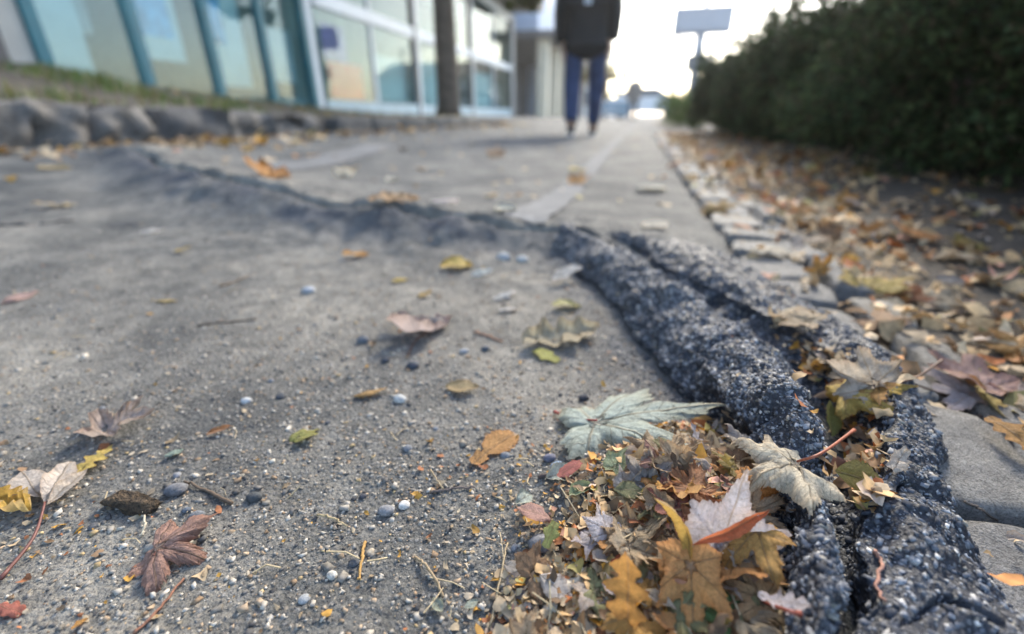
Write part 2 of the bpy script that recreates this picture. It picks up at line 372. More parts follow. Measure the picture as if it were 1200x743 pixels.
# ------------------------------------------------------------------ ground shape
def Hbase(x, y):
    w, s = to_ws(np.asarray(x, float), np.asarray(y, float))
    return 0.042 * np.maximum(0, w - 0.30) * sstep(0.2, 0.9, w) + 0.004 * fbm(w * 3.1, s * 3.1, o=2, seed=3) * sstep(0.3, 1.2, s)
def at_h(px, py, dz):                          # pixel on a surface dz above the sloping ground
    z = dz
    for _ in range(25):
        p = at(px, py, z); z = 0.7 * z + 0.3 * (float(Hbase(p.x, p.y)) + dz)
    return at(px, py, z)
LIP = [((148, 174), .030), ((182, 191), .055), ((215, 198), .058), ((262, 210), .055), ((303, 219), .052), ((353, 232), .048), ((400, 241), .045), ((450, 249), .042),
       ((501, 255), .040), ((560, 260), .036), ((602, 263), .034), ((650, 267), .033), ((680, 274), .030)]
LP = np.array([list(at_h(*p, dz))[:2] + [dz] for p, dz in LIP])
LP = np.vstack([[LP[0, 0] - 1.6, LP[0, 1] + .55, 0.0], [LP[0, 0] - .35, LP[0, 1] + .10, 0.0], LP])
def jagged(P, step, amp, seed):
    out = [P[0]]
    for a, b in zip(P[:-1], P[1:]):
        n = max(1, int(np.hypot(*(b - a)[:2]) / step))
        for k in range(1, n + 1): out.append(a + (b - a) * k / n)
    Q = np.array(out); t = np.cumsum(np.r_[0, np.hypot(*(np.diff(Q[:, :2], axis=0)).T)])
    o = amp * (vnoise(t * 16, t * 0 + seed) + .7 * vnoise(t * 45, t * 0 + seed + 3)); g_ = np.gradient(Q[:, :2], axis=0); g_ /= np.linalg.norm(g_, axis=1, keepdims=True) + 1e-9
    Q[:, 0] -= g_[:, 1] * o; Q[:, 1] += g_[:, 0] * o; Q[:, 2] *= 1 + .22 * vnoise(t * 7, t * 0 + seed + 9)
    return Q
LP = np.vstack([LP[:2], jagged(LP[2:], .035, .013, 5)])
# the broken ridge: left lobe L0 L1 C0, right lobe C1 R1 R0 (pixel, height)
ST = [
    [(646, 297), (655, 279), (671, 271), (676, 269), (684, 268), (692, 267), .030, .030],
    [(700, 336), (703, 303), (730, 288), (736, 284), (745, 279), (752, 274), .036, .034],
    [(728, 380), (744, 336), (776, 316), (782, 310), (792, 293), (802, 281), .044, .038],
    [(768, 428), (788, 376), (843, 349), (849, 342), (858, 321), (868, 309), .048, .040],
    [(808, 470), (824, 416), (893, 391), (913, 379), (925, 362), (945, 352), .050, .040],
    [(850, 512), (862, 470), (935, 440), (983, 417), (1005, 402), (1030, 412), .050, .038],
    [(882, 565), (895, 520), (950, 500), (1028, 482), (1055, 468), (1086, 492), .048, .038],
    [(902, 615), (916, 578), (972, 556), (1034, 556), (1075, 528), (1113, 567), .044, .036],
    [(908, 668), (922, 628), (1010, 606), (1014, 604), (1090, 578), (1150, 640), .044, .036],
    [(894, 745), (912, 692), (1014, 680), (1018, 680), (1120, 634), (1208, 704), .044, .036],
    [(872, 860), (898, 790), (1018, 780), (1022, 780), (1160, 720), (1300, 810), .044, .036],
    [(840, 1050), (880, 950), (1010, 930), (1040, 930), (1220, 850), (1450, 1000), .036, .030],
    [(820, 1250), (870, 1150), (1010, 1130), (1040, 1130), (1260, 1050), (1520, 1200), .002, .002],
]
def crm(P, n):                                 # Catmull-Rom through the rows of P
    P = np.asarray(P, float); Q = np.concatenate([[2 * P[0] - P[1]], P, [2 * P[-1] - P[-2]]])
    t = np.linspace(0, len(P) - 1 - 1e-9, n); i = t.astype(int); f = (t - i).reshape((-1,) + (1,) * (P.ndim - 1))
    a, b, c, d = Q[i], Q[i + 1], Q[i + 2], Q[i + 3]
    return .5 * (2 * b + (c - a) * f + (2 * a - 5 * b + 4 * c - d) * f ** 2 + (3 * b - a - 3 * c + d) * f ** 3)
def seg_dist(x, y, poly):                      # distance, side (left positive) and interpolated third column along a polyline
    best = np.full(x.shape, 1e9); side = np.zeros(x.shape); val = np.zeros(x.shape)
    for a, b in zip(poly[:-1], poly[1:]):
        dx, dy = b[0] - a[0], b[1] - a[1]; L = dx * dx + dy * dy
        t = np.clip(((x - a[0]) * dx + (y - a[1]) * dy) / L, 0, 1)
        qx, qy = x - a[0] - t * dx, y - a[1] - t * dy; d = np.hypot(qx, qy)
        m = d < best; best = np.where(m, d, best); side = np.where(m, dx * qy - dy * qx, side); val = np.where(m, a[2] + t * (b[2] - a[2]), val)
    return best, side, val
crack = np.array([list((at(*r[2], r[6]) + at(*r[3], r[7])) / 2)[:2] + [0.0] for r in ST])
DIV = np.vstack([LP[:-1], crack])              # near slab below, far slab beyond
def surface(x, y, fine=True):
    """height, dust, dark and zone of the paved ground"""
    x = np.asarray(x, float); y = np.asarray(y, float)
    w, s = to_ws(x, y)
    d, side, _ = seg_dist(x, y, DIV); far = side > 0
    dl, _, zl = seg_dist(x, y, LP)
    jag = 0.012 * fbm(x * 14, y * 14, o=3, seed=40)
    dj = np.maximum(dl + np.where(far, jag, -jag) * 0.4, 0)
    wid = 0.055 + 2.2 * np.clip(zl - .034, 0, 1)
    lift = np.where(far, (zl * 1.06 + .010) * np.exp(-(dl / 0.30) ** 1.3) * (zl > .001), zl * np.exp(-(dl / wid) ** 1.7))
    z = Hbase(x, y) + lift
    z = z + (0.012 * fbm(x * 9, y * 9, o=3, seed=5) + .011 * fbm(x * 27, y * 27, o=3, seed=8)) * np.exp(-(dl / .2) ** 2) * (zl > .001)
    zz = zl / .05
    z = z - np.where(far, 1, 0) * 0.045 * np.maximum(zz, .6) * np.exp(-(np.maximum(dl - .004, 0) / (0.011 + .007 * vnoise(x * 22, y * 22, seed=77))) ** 2) * (zl > .004)      # the open crack behind the lip
    # heap against the left foot of the ridge, and small undulations
    heap = 0.020 * np.exp(-(((x - HEAP.x) / .075) ** 2 + ((y - HEAP.y) / .10) ** 2)) + 0.012 * np.exp(-(((x - HEAP2.x) / .06) ** 2 + ((y - HEAP2.y) / .05) ** 2))
    z = z + np.where(far, 0, heap)
    near = np.exp(-np.hypot(x, y) / 0.8)
    z = z + (0.0022 * fbm(x * 26, y * 26, o=3, seed=6) + 0.0012 * fbm(x * 150, y * 150, o=3, seed=7)) * (0.25 + near)
    bed = sstep(-.155, -.175, w + .013 * fbm(x * 13, y * 13, o=3, seed=88))
    z = z * (1 - bed) + bed * (-0.012 + 0.006 * fbm(x * 12, y * 12, o=3, seed=9) + 0.05 * sstep(-.45, -1.0, w))
    dust = 0.62 + 0.28 * fbm(x * 4, y * 4, o=3, seed=12) - 0.5 * sstep(0.1, .9, -x) * 0.6 - 0.35 * sstep(.5, 1.4, s)
    dust = dust + .45 * np.exp(-((x - .05) / .22) ** 2 - ((y - .52) / .2) ** 2)
    dust = np.where(far, 0.10 + 1.3 * np.exp(-dl / .07) * (zl > .01), dust)
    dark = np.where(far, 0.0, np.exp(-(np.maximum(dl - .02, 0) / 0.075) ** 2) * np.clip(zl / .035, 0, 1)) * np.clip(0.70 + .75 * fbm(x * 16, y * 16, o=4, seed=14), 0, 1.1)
    # strip along the ridge foot darkened by fallen grit and by painted-in shade
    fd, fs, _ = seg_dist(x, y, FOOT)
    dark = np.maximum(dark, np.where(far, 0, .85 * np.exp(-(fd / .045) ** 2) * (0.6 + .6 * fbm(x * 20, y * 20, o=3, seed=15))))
    zone = np.where(bed > .5, 2, np.where(far, 1, 0))
    return z, np.clip(dust, 0, 1), np.clip(dark, 0, 1), zone
HEAP = at(800, 655); HEAP2 = at(770, 580)
FOOT = np.array([list(at(*r[0]))[:2] + [0.0] for r in ST])
def axis(lo, hi, d0, k):
    p = [0.0]
    while p[-1] < hi: p.append(p[-1] + max(d0, k * p[-1]))
    q = [0.0]
    while q[-1] > lo: q.append(q[-1] - max(d0, k * -q[-1]))
    return np.array(q[:0:-1] + p)
gx = axis(-9.5, 3.2, .0023, .0110); gy = axis(-.25, 6.0, .0022, .0108)
GX, GY = np.meshgrid(gx, gy); GZ, DU, DK, ZN = surface(GX, GY)
NR, NC = GX.shape
idx = np.arange(NR * NC).reshape(NR, NC)
quads = np.stack([idx[:-1, :-1], idx[:-1, 1:], idx[1:, 1:], idx[1:, :-1]], -1).reshape(-1, 4)
qz = ZN.ravel()[quads].min(1)
V = np.stack([GX, GY, GZ], -1).reshape(-1, 3)
WG = to_ws(V[:, 0], V[:, 1])[0]
qw = WG[quads].mean(1)
def submesh(sel):
    q = quads[sel]; u, inv = np.unique(q, return_inverse=True)
    return V[u], inv.reshape(-1, 4), u
BVHS = []
def cut(name, sel, m, **props):
    v, f, u = submesh(sel)
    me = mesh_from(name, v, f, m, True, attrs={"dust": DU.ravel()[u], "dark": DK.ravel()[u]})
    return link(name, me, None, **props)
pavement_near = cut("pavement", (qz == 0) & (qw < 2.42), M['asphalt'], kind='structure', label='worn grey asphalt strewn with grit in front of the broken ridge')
pavement_far = cut("path", (qz == 1) & (qw < 2.42), M['asphalt'], kind='structure', label='grey asphalt path running on behind the raised crack')
soil_bed = cut("soil", qz == 2, M['soil'], kind='structure', label='dark soil under the edging stones and hedge')
BV_GROUND = BVHTree.FromPolygons([tuple(p) for p in V], [tuple(int(i) for i in q) for q in quads])

# far path, road and earth
def sheet(name, w0, w1, s0, s1, z, m, nw=2, ns=2, hfun=None, **props):
    v = []; f = []
    for j in range(ns + 1):
        for i in range(nw + 1):
            w = w0 + (w1 - w0) * i / nw; s = s0 + (s1 - s0) * j / ns; p = ps(w, s, z)
            if hfun: p.z = float(hfun(p.x, p.y)) + z
            v.append(tuple(p))
    for j in range(ns):
        for i in range(nw):
            a = j * (nw + 1) + i; f.append((a, a + nw + 1, a + nw + 2, a + 1))
    return link(name, mesh_from(name, np.array(v), f, m, True), None, **props)
g = MB(); g.box(-900, 900, -900, 900, -.07, -.06); g.build("ground", M['ground'], kind='structure')
far_path = sheet("path", -.40, 5.6, 5.2, 24, -.012, M['asphalt'], 24, 60, Hbase, kind='structure', label='far stretch of the grey path towards the bright street')
sheet("road", -40, 40, 24.03, 33, .0, M['road'], 40, 6, lambda x, y: Hbase(x, y) * .4, kind='structure')
sheet("far_pavement", -60, 60, 33.05, 60, .05, M['road'], 2, 2, kind='structure')
sheet("soil", -9, -.40, 5.3, 24, -.01, M['soil'], 8, 8, kind='structure')

# painted lines, laid 3 mm over the asphalt
def painted(name, w0, w1, s0, s1, n, label, skew=0.0, nw=4):
    v = []; f = []
    ss = s0 * (s1 / s0) ** np.linspace(0, 1, n + 1)
    for j in range(n + 1):
        for i in range(nw + 1):
            w = w0 + (w1 - w0) * i / nw + .004 * math.sin(j * 1.7 + i) * (i in (0, nw)); p = ps(w, ss[j] + skew * (w - w0), 0); v.append((p.x, p.y, 0))
    v = np.array(v)
    v[:, 2] = np.where(v[:, 1] < 5.4, surface(v[:, 0], v[:, 1])[0], Hbase(v[:, 0], v[:, 1]) - .012) + .004
    for j in range(n):
        for i in range(nw):
            a = j * (nw + 1) + i; f.append((a, a + nw + 1, a + nw + 2, a + 1))
    return link(name, mesh_from(name, v, f, M['paint'], True), None, kind='structure', label=label)
painted("lane_line", .228, .148, .80, 20, 90, 'worn white line painted along the path')
# the short cross line: from pixel (322,199) to (450,171)
a_ = at_h(322, 200, .02); b_ = at_h(448, 171, 0)
wa, sa = to_ws(a_.x, a_.y); wb, sb = to_ws(b_.x, b_.y)
v = []; f = []
for j in range(31):
    t = j / 30; c = a_.lerp(b_, t); dirn = (b_ - a_).normalized(); nn = Vector((-dirn.y, dirn.x, 0))
    for i in range(4):
        p = c + nn * (.07 + .03 * t) * (i - 1.5) / 1.5; v.append((p.x, p.y, 0))
v = np.array(v); v[:, 2] = surface(v[:, 0], v[:, 1])[0] + .004
f = [(j * 4 + i, j * 4 + i + 1, j * 4 + i + 5, j * 4 + i + 4) for j in range(30) for i in range(3)]
link("cross_line", mesh_from("cross_line", v, f, M['paint'], True), None, kind='structure', label='worn white line painted across the path at left')

# ------------------------------------------------------------------ the broken ridge
def lobe(name, cols, m, parent, seed, na=420, nc=112, amp=.0115):
    """cols: for each station a list of 3-D points across the lobe"""
    A = np.array([[list(p) for p in r] for r in cols])            # station, k, 3
    B = crm(A, na)
    B = np.swapaxes(crm(np.swapaxes(B, 0, 1), nc), 0, 1)            # na, nc, 3
    du = np.gradient(B, axis=0); dv = np.gradient(B, axis=1); N = np.cross(du, dv); N /= np.linalg.norm(N, axis=2, keepdims=True) + 1e-9
    if N[na // 2, nc // 2, 2] < 0: N = -N
    x, y, z = B[..., 0], B[..., 1], B[..., 2]
    dist = np.clip(np.hypot(x, y) / .3, .5, 3)
    h = amp * fbm(x * 34, y * 34, z * 34, o=3, seed=seed) + .0042 * fbm(x * 95, y * 95, z * 95, o=3, seed=seed + 9) \
        - .020 * np.clip(fbm(x * 26, y * 26, z * 40, o=3, seed=seed + 20) - .22, 0, 1)
    ii, jj = np.meshgrid(np.arange(na), np.arange(nc), indexing='ij'); rr = random.Random(seed)
    for _ in range(6):
        i0 = rr.uniform(.05, .9) * na; sl_ = rr.uniform(-.5, .5)
        h = h - rr.uniform(.004, .009) * np.exp(-((ii - i0 - sl_ * (jj - nc / 2) - 9 * vnoise(jj * .09, jj * 0 + i0)) / rr.uniform(1.6, 3.0)) ** 2) * sstep(-.6, .5, vnoise(jj * .05, jj * 0 + i0 + 7))
    h = h + .006 * vnoise(x * 13, y * 13, seed=seed + 31)
    B = B + N * h[..., None]
    v = B.reshape(-1, 3); i = np.arange(na * nc).reshape(na, nc)
    f = np.stack([i[:-1, :-1], i[1:, :-1], i[1:, 1:], i[:-1, 1:]], -1).reshape(-1, 4)
    n0 = np.cross(v[f[:, 1]] - v[f[:, 0]], v[f[:, 2]] - v[f[:, 0]]).mean(0)
    if n0[2] < 0: f = f[:, ::-1]
    o = link(name, mesh_from(name, v, f, m, True), parent)
    return o, v, f
left_cols, right_cols = [], []
for k, r in enumerate(ST):
    l0, l1, c0 = at(*r[0], 0.0), at(*r[1], r[6] * .80), at(*r[2], r[6] * .97)
    c1, r1, r0 = at(*r[3], r[7] * .92), at(*r[4], r[7]), at(*r[5], 0.004)
    g0 = float(surface(l0.x, l0.y)[0]) * (0 if k > 2 else 1)
    out = (l0 - l1); out.z = 0
    out = out.normalized() if out.length > 1e-4 else Vector((-1, 0, 0))
    dn = lambda p, z: Vector((p.x, p.y, z))
    l1.z *= .97; c0.z *= .90; jt = Vector((random.uniform(-.004, .004), random.uniform(-.006, .006), 0)) * (0 if k < 2 else 1); c0 += jt; c1 += jt; l1.z += random.uniform(-.005, .006); jl = Vector((random.uniform(-.004, .004), random.uniform(-.005, .005), 0)) * (0 if k < 1 else 1); l0 += jl; l1 += jl * .8
    wmid = (l1 + c0) / 2 + Vector((0, 0, .012 + random.uniform(-.004, .006)))
    zb = r[6] * (.50 if k <= 4 else (.18 if k <= 6 else .42))
    left_cols.append([dn(l0 - out * .004, -.015), dn(l0, .006), dn(l0.lerp(l1, .30) + out * .002, r[6] * .36), dn(l0.lerp(l1, .70) + out * .003, r[6] * .64), l1,
                      wmid, c0.lerp(wmid, .25), dn(c0, r[6] * .80), dn(c0.lerp(c1, .30), zb), dn(c0.lerp(c1, .75), zb - .012)])
    rm = (c1 + r1) / 2 + Vector((0, 0, .005 + random.uniform(-.003, .005)))
    right_cols.append([dn(c1.lerp(c0, .75), zb - .010), dn(c1.lerp(c0, .30), zb), dn(c1, r[7] * .8), c1, rm, r1, dn(r1.lerp(r0, .45), r[7] * .68), dn(r1.lerp(r0, .8), r[7] * .28), dn(r0, -.002), dn(r0, -.02)])
ridge = empty("asphalt_ridge", at(800, 500), 'long cracked ridge of broken dark asphalt pushed up across the path', None, None, 'structure')
ridge_l, vl, fl = lobe("ridge_slab", left_cols, M['bitumen'], None, 50)
ridge_r, vr, fr_ = lobe("ridge_slab", right_cols, M['bitumen'], None, 70)
for o in (ridge_l, ridge_r):
    o.parent = ridge; o.matrix_parent_inverse = Matrix.Translation(-ridge.location)
BV_RIDGE = BVHTree.FromPolygons([tuple(p) for p in np.vstack([vl, vr])], [tuple(int(i) for i in q) for q in np.vstack([fl, fr_ + len(vl)])])

# scattered small solids joined into one mesh
ICO_V = None
def ico():
    t = (1 + 5 ** .5) / 2
    v = np.array([(-1, t, 0), (1, t, 0), (-1, -t, 0), (1, -t, 0), (0, -1, t), (0, 1, t), (0, -1, -t), (0, 1, -t), (t, 0, -1), (t, 0, 1), (-t, 0, -1), (-t, 0, 1)], float)
    v /= np.linalg.norm(v[0])
    f = np.array([(0, 11, 5), (0, 5, 1), (0, 1, 7), (0, 7, 10), (0, 10, 11), (1, 5, 9), (5, 11, 4), (11, 10, 2), (10, 7, 6), (7, 1, 8), (3, 9, 4), (3, 4, 2), (3, 2, 6), (3, 6, 8), (3, 8, 9), (4, 9, 5), (2, 4, 11), (6, 2, 10), (8, 6, 7), (9, 8, 1)])
    return v, f
IV, IF = ico()
CV = np.array([(x, y, z) for z in (-1, 1) for y in (-1, 1) for x in (-1, 1)], float) * .72
CF = np.array([(0, 2, 1), (1, 2, 3), (4, 5, 6), (5, 7, 6), (0, 1, 4), (1, 5, 4), (2, 6, 3), (3, 6, 7), (0, 4, 2), (2, 4, 6), (1, 3, 5), (3, 7, 5)])
def rand_rot(n, tilt=None):
    q = RNG.normal(size=(n, 4)); q /= np.linalg.norm(q, axis=1, keepdims=True)
    a, b, c, d = q.T
    return np.stack([np.stack([1 - 2 * (c * c + d * d), 2 * (b * c - a * d), 2 * (b * d + a * c)], -1), np.stack([2 * (b * c + a * d), 1 - 2 * (b * b + d * d), 2 * (c * d - a * b)], -1),
                     np.stack([2 * (b * d - a * c), 2 * (c * d + a * b), 1 - 2 * (b * b + c * c)], -1)], 1)
def stones(name, pos, nor, size, cols, m, parent=None, sink=.3, flat=.6, **props):
    n = len(pos)
    sh = CV[None] * (1 + RNG.normal(0, .22, (n, 8, 1))) + RNG.normal(0, .14, (n, 8, 3))
    sh = sh * np.stack([RNG.uniform(.8, 1.35, n), RNG.uniform(.6, 1.0, n), RNG.uniform(flat * .7, flat * 1.2, n)], -1)[:, None]
    # random spin about the normal with a small tilt
    a = RNG.uniform(0, 2 * np.pi, n); nz = nor + RNG.normal(0, .25, (n, 3)); nz /= np.linalg.norm(nz, axis=1, keepdims=True)
    t = np.stack([np.cos(a), np.sin(a), np.zeros(n)], -1); t -= nz * (t * nz).sum(1, keepdims=True); t /= np.linalg.norm(t, axis=1, keepdims=True) + 1e-9
    bt = np.cross(nz, t)
    w = sh[..., 0:1] * t[:, None] + sh[..., 1:2] * bt[:, None] + sh[..., 2:3] * nz[:, None]
    v = pos[:, None] + w * size[:, None, None] + (nz * (size * flat * (1 - 2 * sink))[:, None])[:, None]
    f = CF[None] + (np.arange(n) * 8)[:, None, None]
    c = np.repeat(cols, 8, 0)
    o = link(name, mesh_from(name, v.reshape(-1, 3), f.reshape(-1, 3), m, False, cols=c), None, **props)
    if parent:
        o.parent = parent; o.matrix_parent_inverse = Matrix.Translation(-parent.location)
    return o
def stone_cols(n, blue=0.0):
    pal = np.array([(.10, .10, .105), (.17, .165, .16), (.24, .235, .23), (.33, .32, .31), (.26, .21, .165), (.20, .15, .11), (.36, .35, .335), (.06, .062, .07), (.30, .24, .15)])
    p = np.array([.14, .2, .2, .13, .12, .08, .05, .05, .03]); c = pal[RNG.choice(len(pal), n, p=p)] * RNG.uniform(.75, 1.2, (n, 1))
    c = c * np.array([1.06, 1.0, .90]) * 1.22
    return c * (1 - blue) + c * np.array([.82, .9, 1.1]) * blue
# aggregate that shows on the ridge
for (v, f, num) in ((vl, fl, 23000), (vr, fr_, 19000)):
    a, b, c, d = (v[f[:, i]] for i in range(4)); nn = np.cross(c - a, d - b); ar = np.linalg.norm(nn, axis=1); nn = nn / (ar[:, None] + 1e-12)
    cen = (a + c) / 2
    wgt = ar * np.where(cen[:, 2] > .004, 1, 0) * np.clip(nn[:, 2] * 1.1 + .25, .10, 1) * np.exp(-np.hypot(cen[:, 0], cen[:, 1]) / .9) * (cen[:, 1] > .02)
    k = RNG.choice(len(f), num, p=wgt / wgt.sum()); t = RNG.uniform(0, 1, (num, 1)); u = RNG.uniform(0, 1, (num, 1))
    p = (a[k] * (1 - t) + b[k] * t) * (1 - u) + (d[k] * (1 - t) + c[k] * t) * u
    size = np.clip(RNG.lognormal(math.log(.00080), .50, num), .0004, .0024)
    pal = np.array([(.055, .060, .074), (.105, .113, .135), (.19, .20, .225), (.31, .315, .33), (.26, .24, .21), (.48, .47, .46)])
    cc = pal[RNG.choice(6, num, p=[.22, .28, .24, .14, .07, .05])] * RNG.uniform(.8, 1.2, (num, 1))
    stones("aggregate", p, nn[k], size, cc, M['grit'], ridge, sink=.56, flat=.60, kind='stuff')
# loose grit and small stones on the pavement
def ground_pts(n, fn):
    P = []
    while len(P) < n:
        x = RNG.uniform(-.75, .75, n * 2); y = RNG.uniform(.05, 1.1, n * 2)
        keep = RNG.uniform(0, 1, n * 2) < fn(x, y); P += list(np.stack([x[keep], y[keep]], -1))
    return np.array(P[:n])
def in_near(x, y):
    return (surface(x, y)[3] == 0)
def dens(x, y):
    r = np.hypot(x, y - .02); fd = seg_dist(x, y, FOOT)[0]
    return in_near(x, y) * (np.exp(-r / .30) * (.75 + .5 * np.clip(fbm(x * 7, y * 7, o=3, seed=30) + .3, 0, 1)) + .5 * np.exp(-(fd / .05) ** 2) * np.exp(-r / .6)) * (np.abs(x) < y * 1.25 + .28)
gp = ground_pts(27000, dens); gz = surface(gp[:, 0], gp[:, 1])[0]
size = np.clip(RNG.lognormal(math.log(.00078), .46, len(gp)), .00035, .0030)
fdg = seg_dist(gp[:, 0], gp[:, 1], FOOT)[0]
gc = stone_cols(len(gp)); mdark = (RNG.uniform(0, 1, len(gp)) < .8 * np.exp(-(fdg / .04) ** 2)); gc[mdark] *= np.array([.45, .5, .62])
stones("gravel", np.c_[gp, gz], np.tile([0, 0, 1.], (len(gp), 1)), size, gc, M['grit'], None, sink=.40, flat=.55, kind='stuff', label='loose grit and tiny stones scattered over the worn asphalt')

# ------------------------------------------------------------------ edging stones along the right of the path
def slab_mesh(name, lx, ly, h, seed, m, amp=.004, nx=15, ny=15):
    """an irregular flat stone with a rough top, rounded arrises and sides"""
    xs = np.linspace(-1, 1, nx); ys = np.linspace(-1, 1, ny); X, Y = np.meshgrid(xs, ys)
    rr = random.Random(seed); 
    cx = [rr.uniform(-.12, .12) for _ in range(8)]
    px = X * lx / 2 * (1 + cx[0] * Y) + cx[1] * .25 * lx * (1 - X ** 2) * 0 + Y * X * 0
    py = Y * ly / 2 * (1 + cx[2] * X)
    edge = np.maximum(np.abs(X), np.abs(Y)); corner = np.abs(X) * np.abs(Y)
    px = px * (1 - .12 * corner ** 3); py = py * (1 - .12 * corner ** 3)
    pz = h - .003 * edge ** 14 + amp * fbm(px * 22 + seed, py * 22, o=3, seed=seed) + cx[3] * .05 * px / lx * lx + cx[4] * .12 * py
    px = px + .0030 * vnoise(py * 60 + seed * 3.1, px * 60, seed=seed + 1); py = py + .0030 * vnoise(px * 60 + seed * 5.3, py * 60, seed=seed + 2)
    v = list(np.stack([px, py, pz], -1).reshape(-1, 3)); f = []
    for j in range(ny - 1):
        for i in range(nx - 1): a = j * nx + i; f.append((a, a + 1, a + nx + 1, a + nx))
    ringi = [i for i in range(nx)] + [j * nx + nx - 1 for j in range(1, ny)] + [(ny - 1) * nx + i for i in range(nx - 2, -1, -1)] + [j * nx for j in range(ny - 2, 0, -1)]
    b0 = len(v)
    for k in ringi: q = v[k]; v.append(np.array([q[0] * 1.03, q[1] * 1.03, -.02]))
    L = len(ringi)
    for k in range(L): f.append((ringi[k], b0 + k, b0 + (k + 1) % L, ringi[(k + 1) % L]))
    return mesh_from(name, np.array(v), f, m, True)
edging = pframe("stone_edging", -.22, .3, -.012, 'row of flat grey edging stones between the broken ridge and the leaf bed', None, None, 'structure')
s = .02; k = 0
EDGE_V, EDGE_F = [], []
while s < 7:
    L = random.uniform(.085, .14)
    me = slab_mesh("edging_stone", random.uniform(.084, .098), L - .012, .019 + random.uniform(-.004, .004), 100 + k, M['stone'])
    o = link("edging_stone", me, edging); o.location = (-(-.22) * -1 + .222 + random.uniform(-.004, .004) - .0, s + L / 2 - .3, random.uniform(-.003, .004))
    o.location.x = random.uniform(-.004, .004); o.rotation_euler = (random.gauss(0, .022), random.gauss(0, .03), random.gauss(0, .06))
    s += L; k += 1
s = .0
while s < 6:
    L = random.uniform(.10, .17)
    me = slab_mesh("kerb_stone", random.uniform(.038, .050), L - .012, .018 + random.uniform(-.006, .008), 300 + k, M['stone'], .005, 6, 10)
    o = link("kerb_stone", me, edging); o.location = (.080 + random.uniform(-.006, .006), s + L / 2 - .3, random.uniform(-.004, .003))
    o.rotation_euler = (random.gauss(0, .04), random.gauss(0, .08), random.gauss(0, .05)); s += L; k += 1
bpy.context.view_layer.update()
ev, ef = [], []
for o in edging.children:
    n0 = len(ev); ev += [tuple(o.matrix_world @ q.co) for q in o.data.vertices]; ef += [tuple(n0 + i for i in p.vertices) for p in o.data.polygons]
BV_EDGE = BVHTree.FromPolygons(ev, ef)
BVS = [BV_GROUND, BV_RIDGE, BV_EDGE]
def cast(o, d, far=50):
    best = None
    for b in BVS:
        h = b.ray_cast(o, d, far)
        if h[0] is not None and (best is None or h[3] < best[3]): best = h
    return best
def hit(px, py):
    d = ray(px, py).normalized(); h = cast(Vector((0, 0, HCAM)), d)
    if h is None: p = at(px, min(py, 2000), 0); return p, Vector((0, 0, 1))
    return h[0], (h[1] if h[1].z > 0 else -h[1])
def drop(x, y):
    h = cast(Vector((x, y, .20)), Vector((0, 0, -1)))
    return (h[0].z if h else 0.0)

# ------------------------------------------------------------------ leaves
def finish_leaf(name, P, F, edge, vein, p):
    """bend a flat unit leaf: x across, y along, base at the origin"""
    x, y = P[:, 0], P[:, 1]; sd = p.get('seed', 1) * 7.3
    z = p.get('fold', .1) * np.abs(x) + p.get('curl', .0) * (x * x * 1.6 + .5 * (y - .4) ** 2) + p.get('wave', .05) * fbm(x * 3 + sd, y * 3 + sd * .7, o=3, seed=int(sd)) \
        + p.get('crimp', .025) * fbm(x * 9 + sd, y * 9, o=2, seed=int(sd) + 5) - .010 * np.clip(1 - vein[:, 0] / .04, 0, 1)
    z = z + p.get('edgecurl', .0) * edge ** 4 * (1 + .8 * vnoise(x * 4 + sd, y * 4, seed=int(sd) + 3))
    b = p.get('bend', 0.0)                       # bend along the midrib
    if abs(b) > 1e-3:
        th = y * b; rad = 1 / b; yy = (rad - z) * np.sin(th); zz = rad - (rad - z) * np.cos(th); y, z = yy, zz
    rl = p.get('roll', 0.0)                      # roll across
    if abs(rl) > 1e-3:
        th = x * rl; rad = 1 / rl; xx = (rad - z) * np.sin(th); zz = rad - (rad - z) * np.cos(th); x, z = xx, zz
    return mesh_from(name, np.stack([x, y, z], -1), F, M['leaf'], True, attrs={"edge": edge, "veinoff": vein[:, 0], "veinrun": vein[:, 1]})
MAPLE = [(0, 1.0), (3, .88), (8, .83), (8, .73), (14, .71), (15, .60), (20, .57), (24, .40), (29, .43), (33, .60), (40, .62), (41, .74), (47, .76), (52, .92), (57, .78), (64, .78), (65, .66), (72, .62), (76, .46), (86, .36), (94, .46), (104, .50), (113, .60), (120, .47), (133, .42), (140, .32), (158, .24), (172, .14), (180, .03)]
SYCAM = [(0, 1.0), (5, .86), (10, .82), (13, .70), (20, .66), (24, .56), (30, .58), (38, .70), (42, .80), (50, .95), (56, .82), (63, .78), (68, .64), (78, .56), (88, .58), (98, .66), (108, .72), (116, .58), (130, .50), (142, .40), (158, .32), (170, .20), (180, .04)]
IVYL = [(0, 1.0), (6, .78), (14, .62), (20, .56), (34, .60), (48, .74), (58, .62), (74, .50), (92, .46), (112, .44), (140, .34), (165, .18), (180, .03)]
